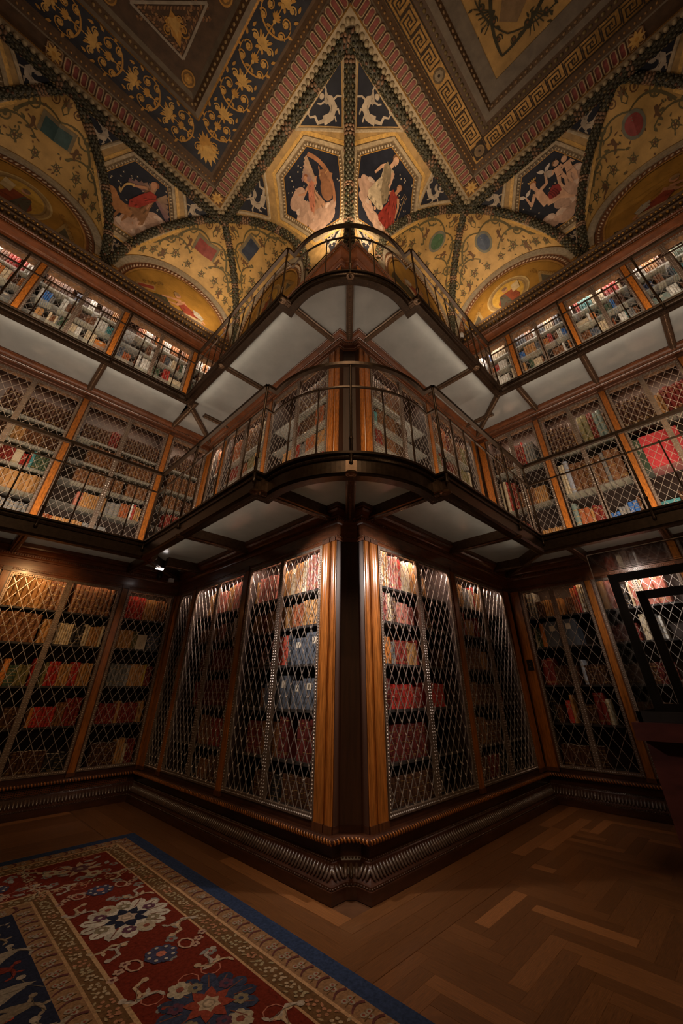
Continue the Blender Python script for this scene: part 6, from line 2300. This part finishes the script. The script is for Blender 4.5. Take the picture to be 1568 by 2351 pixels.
def reflection_frame(x, y0, y1, z0, z1, t):  # dark bars built behind the panes to stand for reflections in the glass
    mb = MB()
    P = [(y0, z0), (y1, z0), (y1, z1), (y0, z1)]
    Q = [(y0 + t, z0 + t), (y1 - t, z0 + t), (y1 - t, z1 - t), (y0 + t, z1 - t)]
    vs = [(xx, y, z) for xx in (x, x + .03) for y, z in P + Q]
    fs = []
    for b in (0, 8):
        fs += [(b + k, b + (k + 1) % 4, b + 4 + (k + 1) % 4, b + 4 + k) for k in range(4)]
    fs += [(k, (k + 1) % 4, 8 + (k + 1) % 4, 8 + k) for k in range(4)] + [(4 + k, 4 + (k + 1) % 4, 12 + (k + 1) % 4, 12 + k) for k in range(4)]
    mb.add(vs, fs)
    mb.build('reflection_bars', 'black', VT)
reflection_frame(1.80, VY0 + .05, VY1 - .05, 1.0, 2.10, .07)
reflection_frame(1.95, VY0 + .20, VY1 - .20, 1.0, 1.95, .07)

# ------------------------------------------------------------------ small fittings
WLf, WRf = W['WL'].f, W['WR'].f
mb = MB()
t = thing('light_switch', WRf(.10, .03, 1.46), 'small dark bronze switch plate on the wide pilaster', 'switch')
mb = MB(); mb.T = WRf
mb.box(.06, .14, .021, .028, 1.395, 1.525); mb.build('plate', 'black', t)
for z in (1.44, 1.48):
    mb = MB(); mb.T = WRf; mb.box(.092, .108, .028, .036, z - .006, z + .006); mb.build('push_button', 'bronze_l', t)
t = thing('security_camera', WLf(.33, .20, 2.78), 'small dark security camera under the balcony by the inner corner', 'camera')
mb = MB(); mb.lathe(WLf(.40, .17, 2.66), [(.02, .13), (.02, .05), (.035, .045), (.04, .0), (.03, -.03), (.012, -.045)], 12); mb.build('dome', 'black', t, smooth=True)
mb = MB(); mb.tube([WLf(.40, .17, 2.70), WLf(.36, .19, 2.735)], .022, 8); mb.build('arm', 'bronze', t)
t = thing('spot_fitting', WLf(.22, .22, 2.72), 'small white box lamp under the balcony by the inner corner', 'lamp')
mb = MB(); mb.box(-.27, -.20, AL - .25, AL - .19, 2.60, 2.655); mb.build('housing', 'white', t)
mb = MB(); mb.box(-.255, -.215, AL - .235, AL - .205, 2.655, 2.79); mb.build('bracket', 'bronze', t)
t = thing('strip_fitting', WLf(.62, .55, 2.70), 'short white strip lamp under the balcony beside the camera', 'lamp')
mb = MB(); mb.box(-.62, -.52, AL - .62, AL - .585, 2.655, 2.68); mb.build('tube', 'lit', t)
mb = MB(); mb.box(-.64, -.50, AL - .63, AL - .575, 2.68, 2.785); mb.build('holder', 'bronze', t)
for (x, y, lab) in ((-.36, -.30, 'black spotlight on the top cornice at the projecting corner'), (AR - .36, -.40, 'white lamp shade on the gilt cornice above the vitrine wall')):
    t = thing('cornice_spot', (x, y, 7.5), lab, 'lamp')
    wht = 'white' in lab
    mb = MB(); mb.lathe((x * .45 if not wht else x + .12, y * .45 if not wht else y + .12, 7.74 if wht else 7.47), [(.03, 0), (.03, .03), (.012, .04), (.012, .12)], 10); mb.build('stand', 'black', t)
    mb = MB(); mb.lathe((x * .45 if not wht else x + .12, y * .45 if not wht else y + .12, 7.86 if wht else 7.59), [(.02, 0), (.05, .02), (.06, .10), (.055, .11)], 12); mb.build('shade', 'white' if wht else 'black', t, smooth=True)
# pierced vent grilles in the plinth under the rug-side bays
for a, b in ((.12, .78), (.84, 2.05)):
    t = thing('vent_grille', WLf((a + b) / 2, .0, .2), 'pierced vent grille in the plinth, ' + ('short one by the inner corner' if a < .5 else 'long one under the second bay'), 'grille')
    mb = MB(); mb.T = WLf
    mb.box(a, b, .0125, .0145, .19, .238); mb.build('backing', 'black', t)
    mb = MB(); mb.T = WLf
    for zz in (.188, .204, .220, .236):
        mb.box(a, b, .0145, .019, zz - .003, zz + .003)
    k = int((b - a) / .022)
    for i in range(k + 1):
        u = a + (b - a) * i / k
        mb.box(u - .003, u + .003, .0145, .0185, .186, .24)
    mb.build('mesh_grid', 'wood_h', t, kind='stuff')
# visible tube lamps in the tops of the two corner bays
for key, wk in (('LA', 'L'), ('RA', 'R')):
    u0, u1 = BAYS[key][1], BAYS[key][2]
    T = W[wk].f
    for a, b in ((u0 + .06, u0 + .42), (u0 + .72, u0 + 1.12)):
        mb = MB(); mb.tube([T(a, -.055, 2.49), T(b, -.055, 2.49)], .009, 8)
        mb.build('tube_lamp', 'lit', CASES[(1, key)])
# gilt antefix leaves standing on the cornice at the springings
for wk, us in (('WL', (2.79, 5.6)), ('WR', (2.79,))):
    for u in us:
        for du in (-.16, .16):
            T = W[wk].f
            t = thing('gilt_antefix', T(u + du, .12, 8.12), f'gilt palmette {"nearer" if du < 0 else "farther"} the inner corner at a vault foot on the {"rug" if wk == "WL" else "vitrine"} wall{" far along" if u > 4 else ""}', 'ornament')
            for k in range(5):
                an = PI / 2 + .45 * (k - 2)
                mb = MB()
                c = Vector(T(u + du, .12, 8.13))
                ax = W[wk].u * math.cos(an) + Vector((0, 0, 1)) * math.sin(an)
                mb.blob(c + ax * .05, .055, .016, .010, (ax, ax.cross(W[wk].n), W[wk].n), None, 5, 3)
                mb.build('leaf', 'gilt', t, smooth=True)
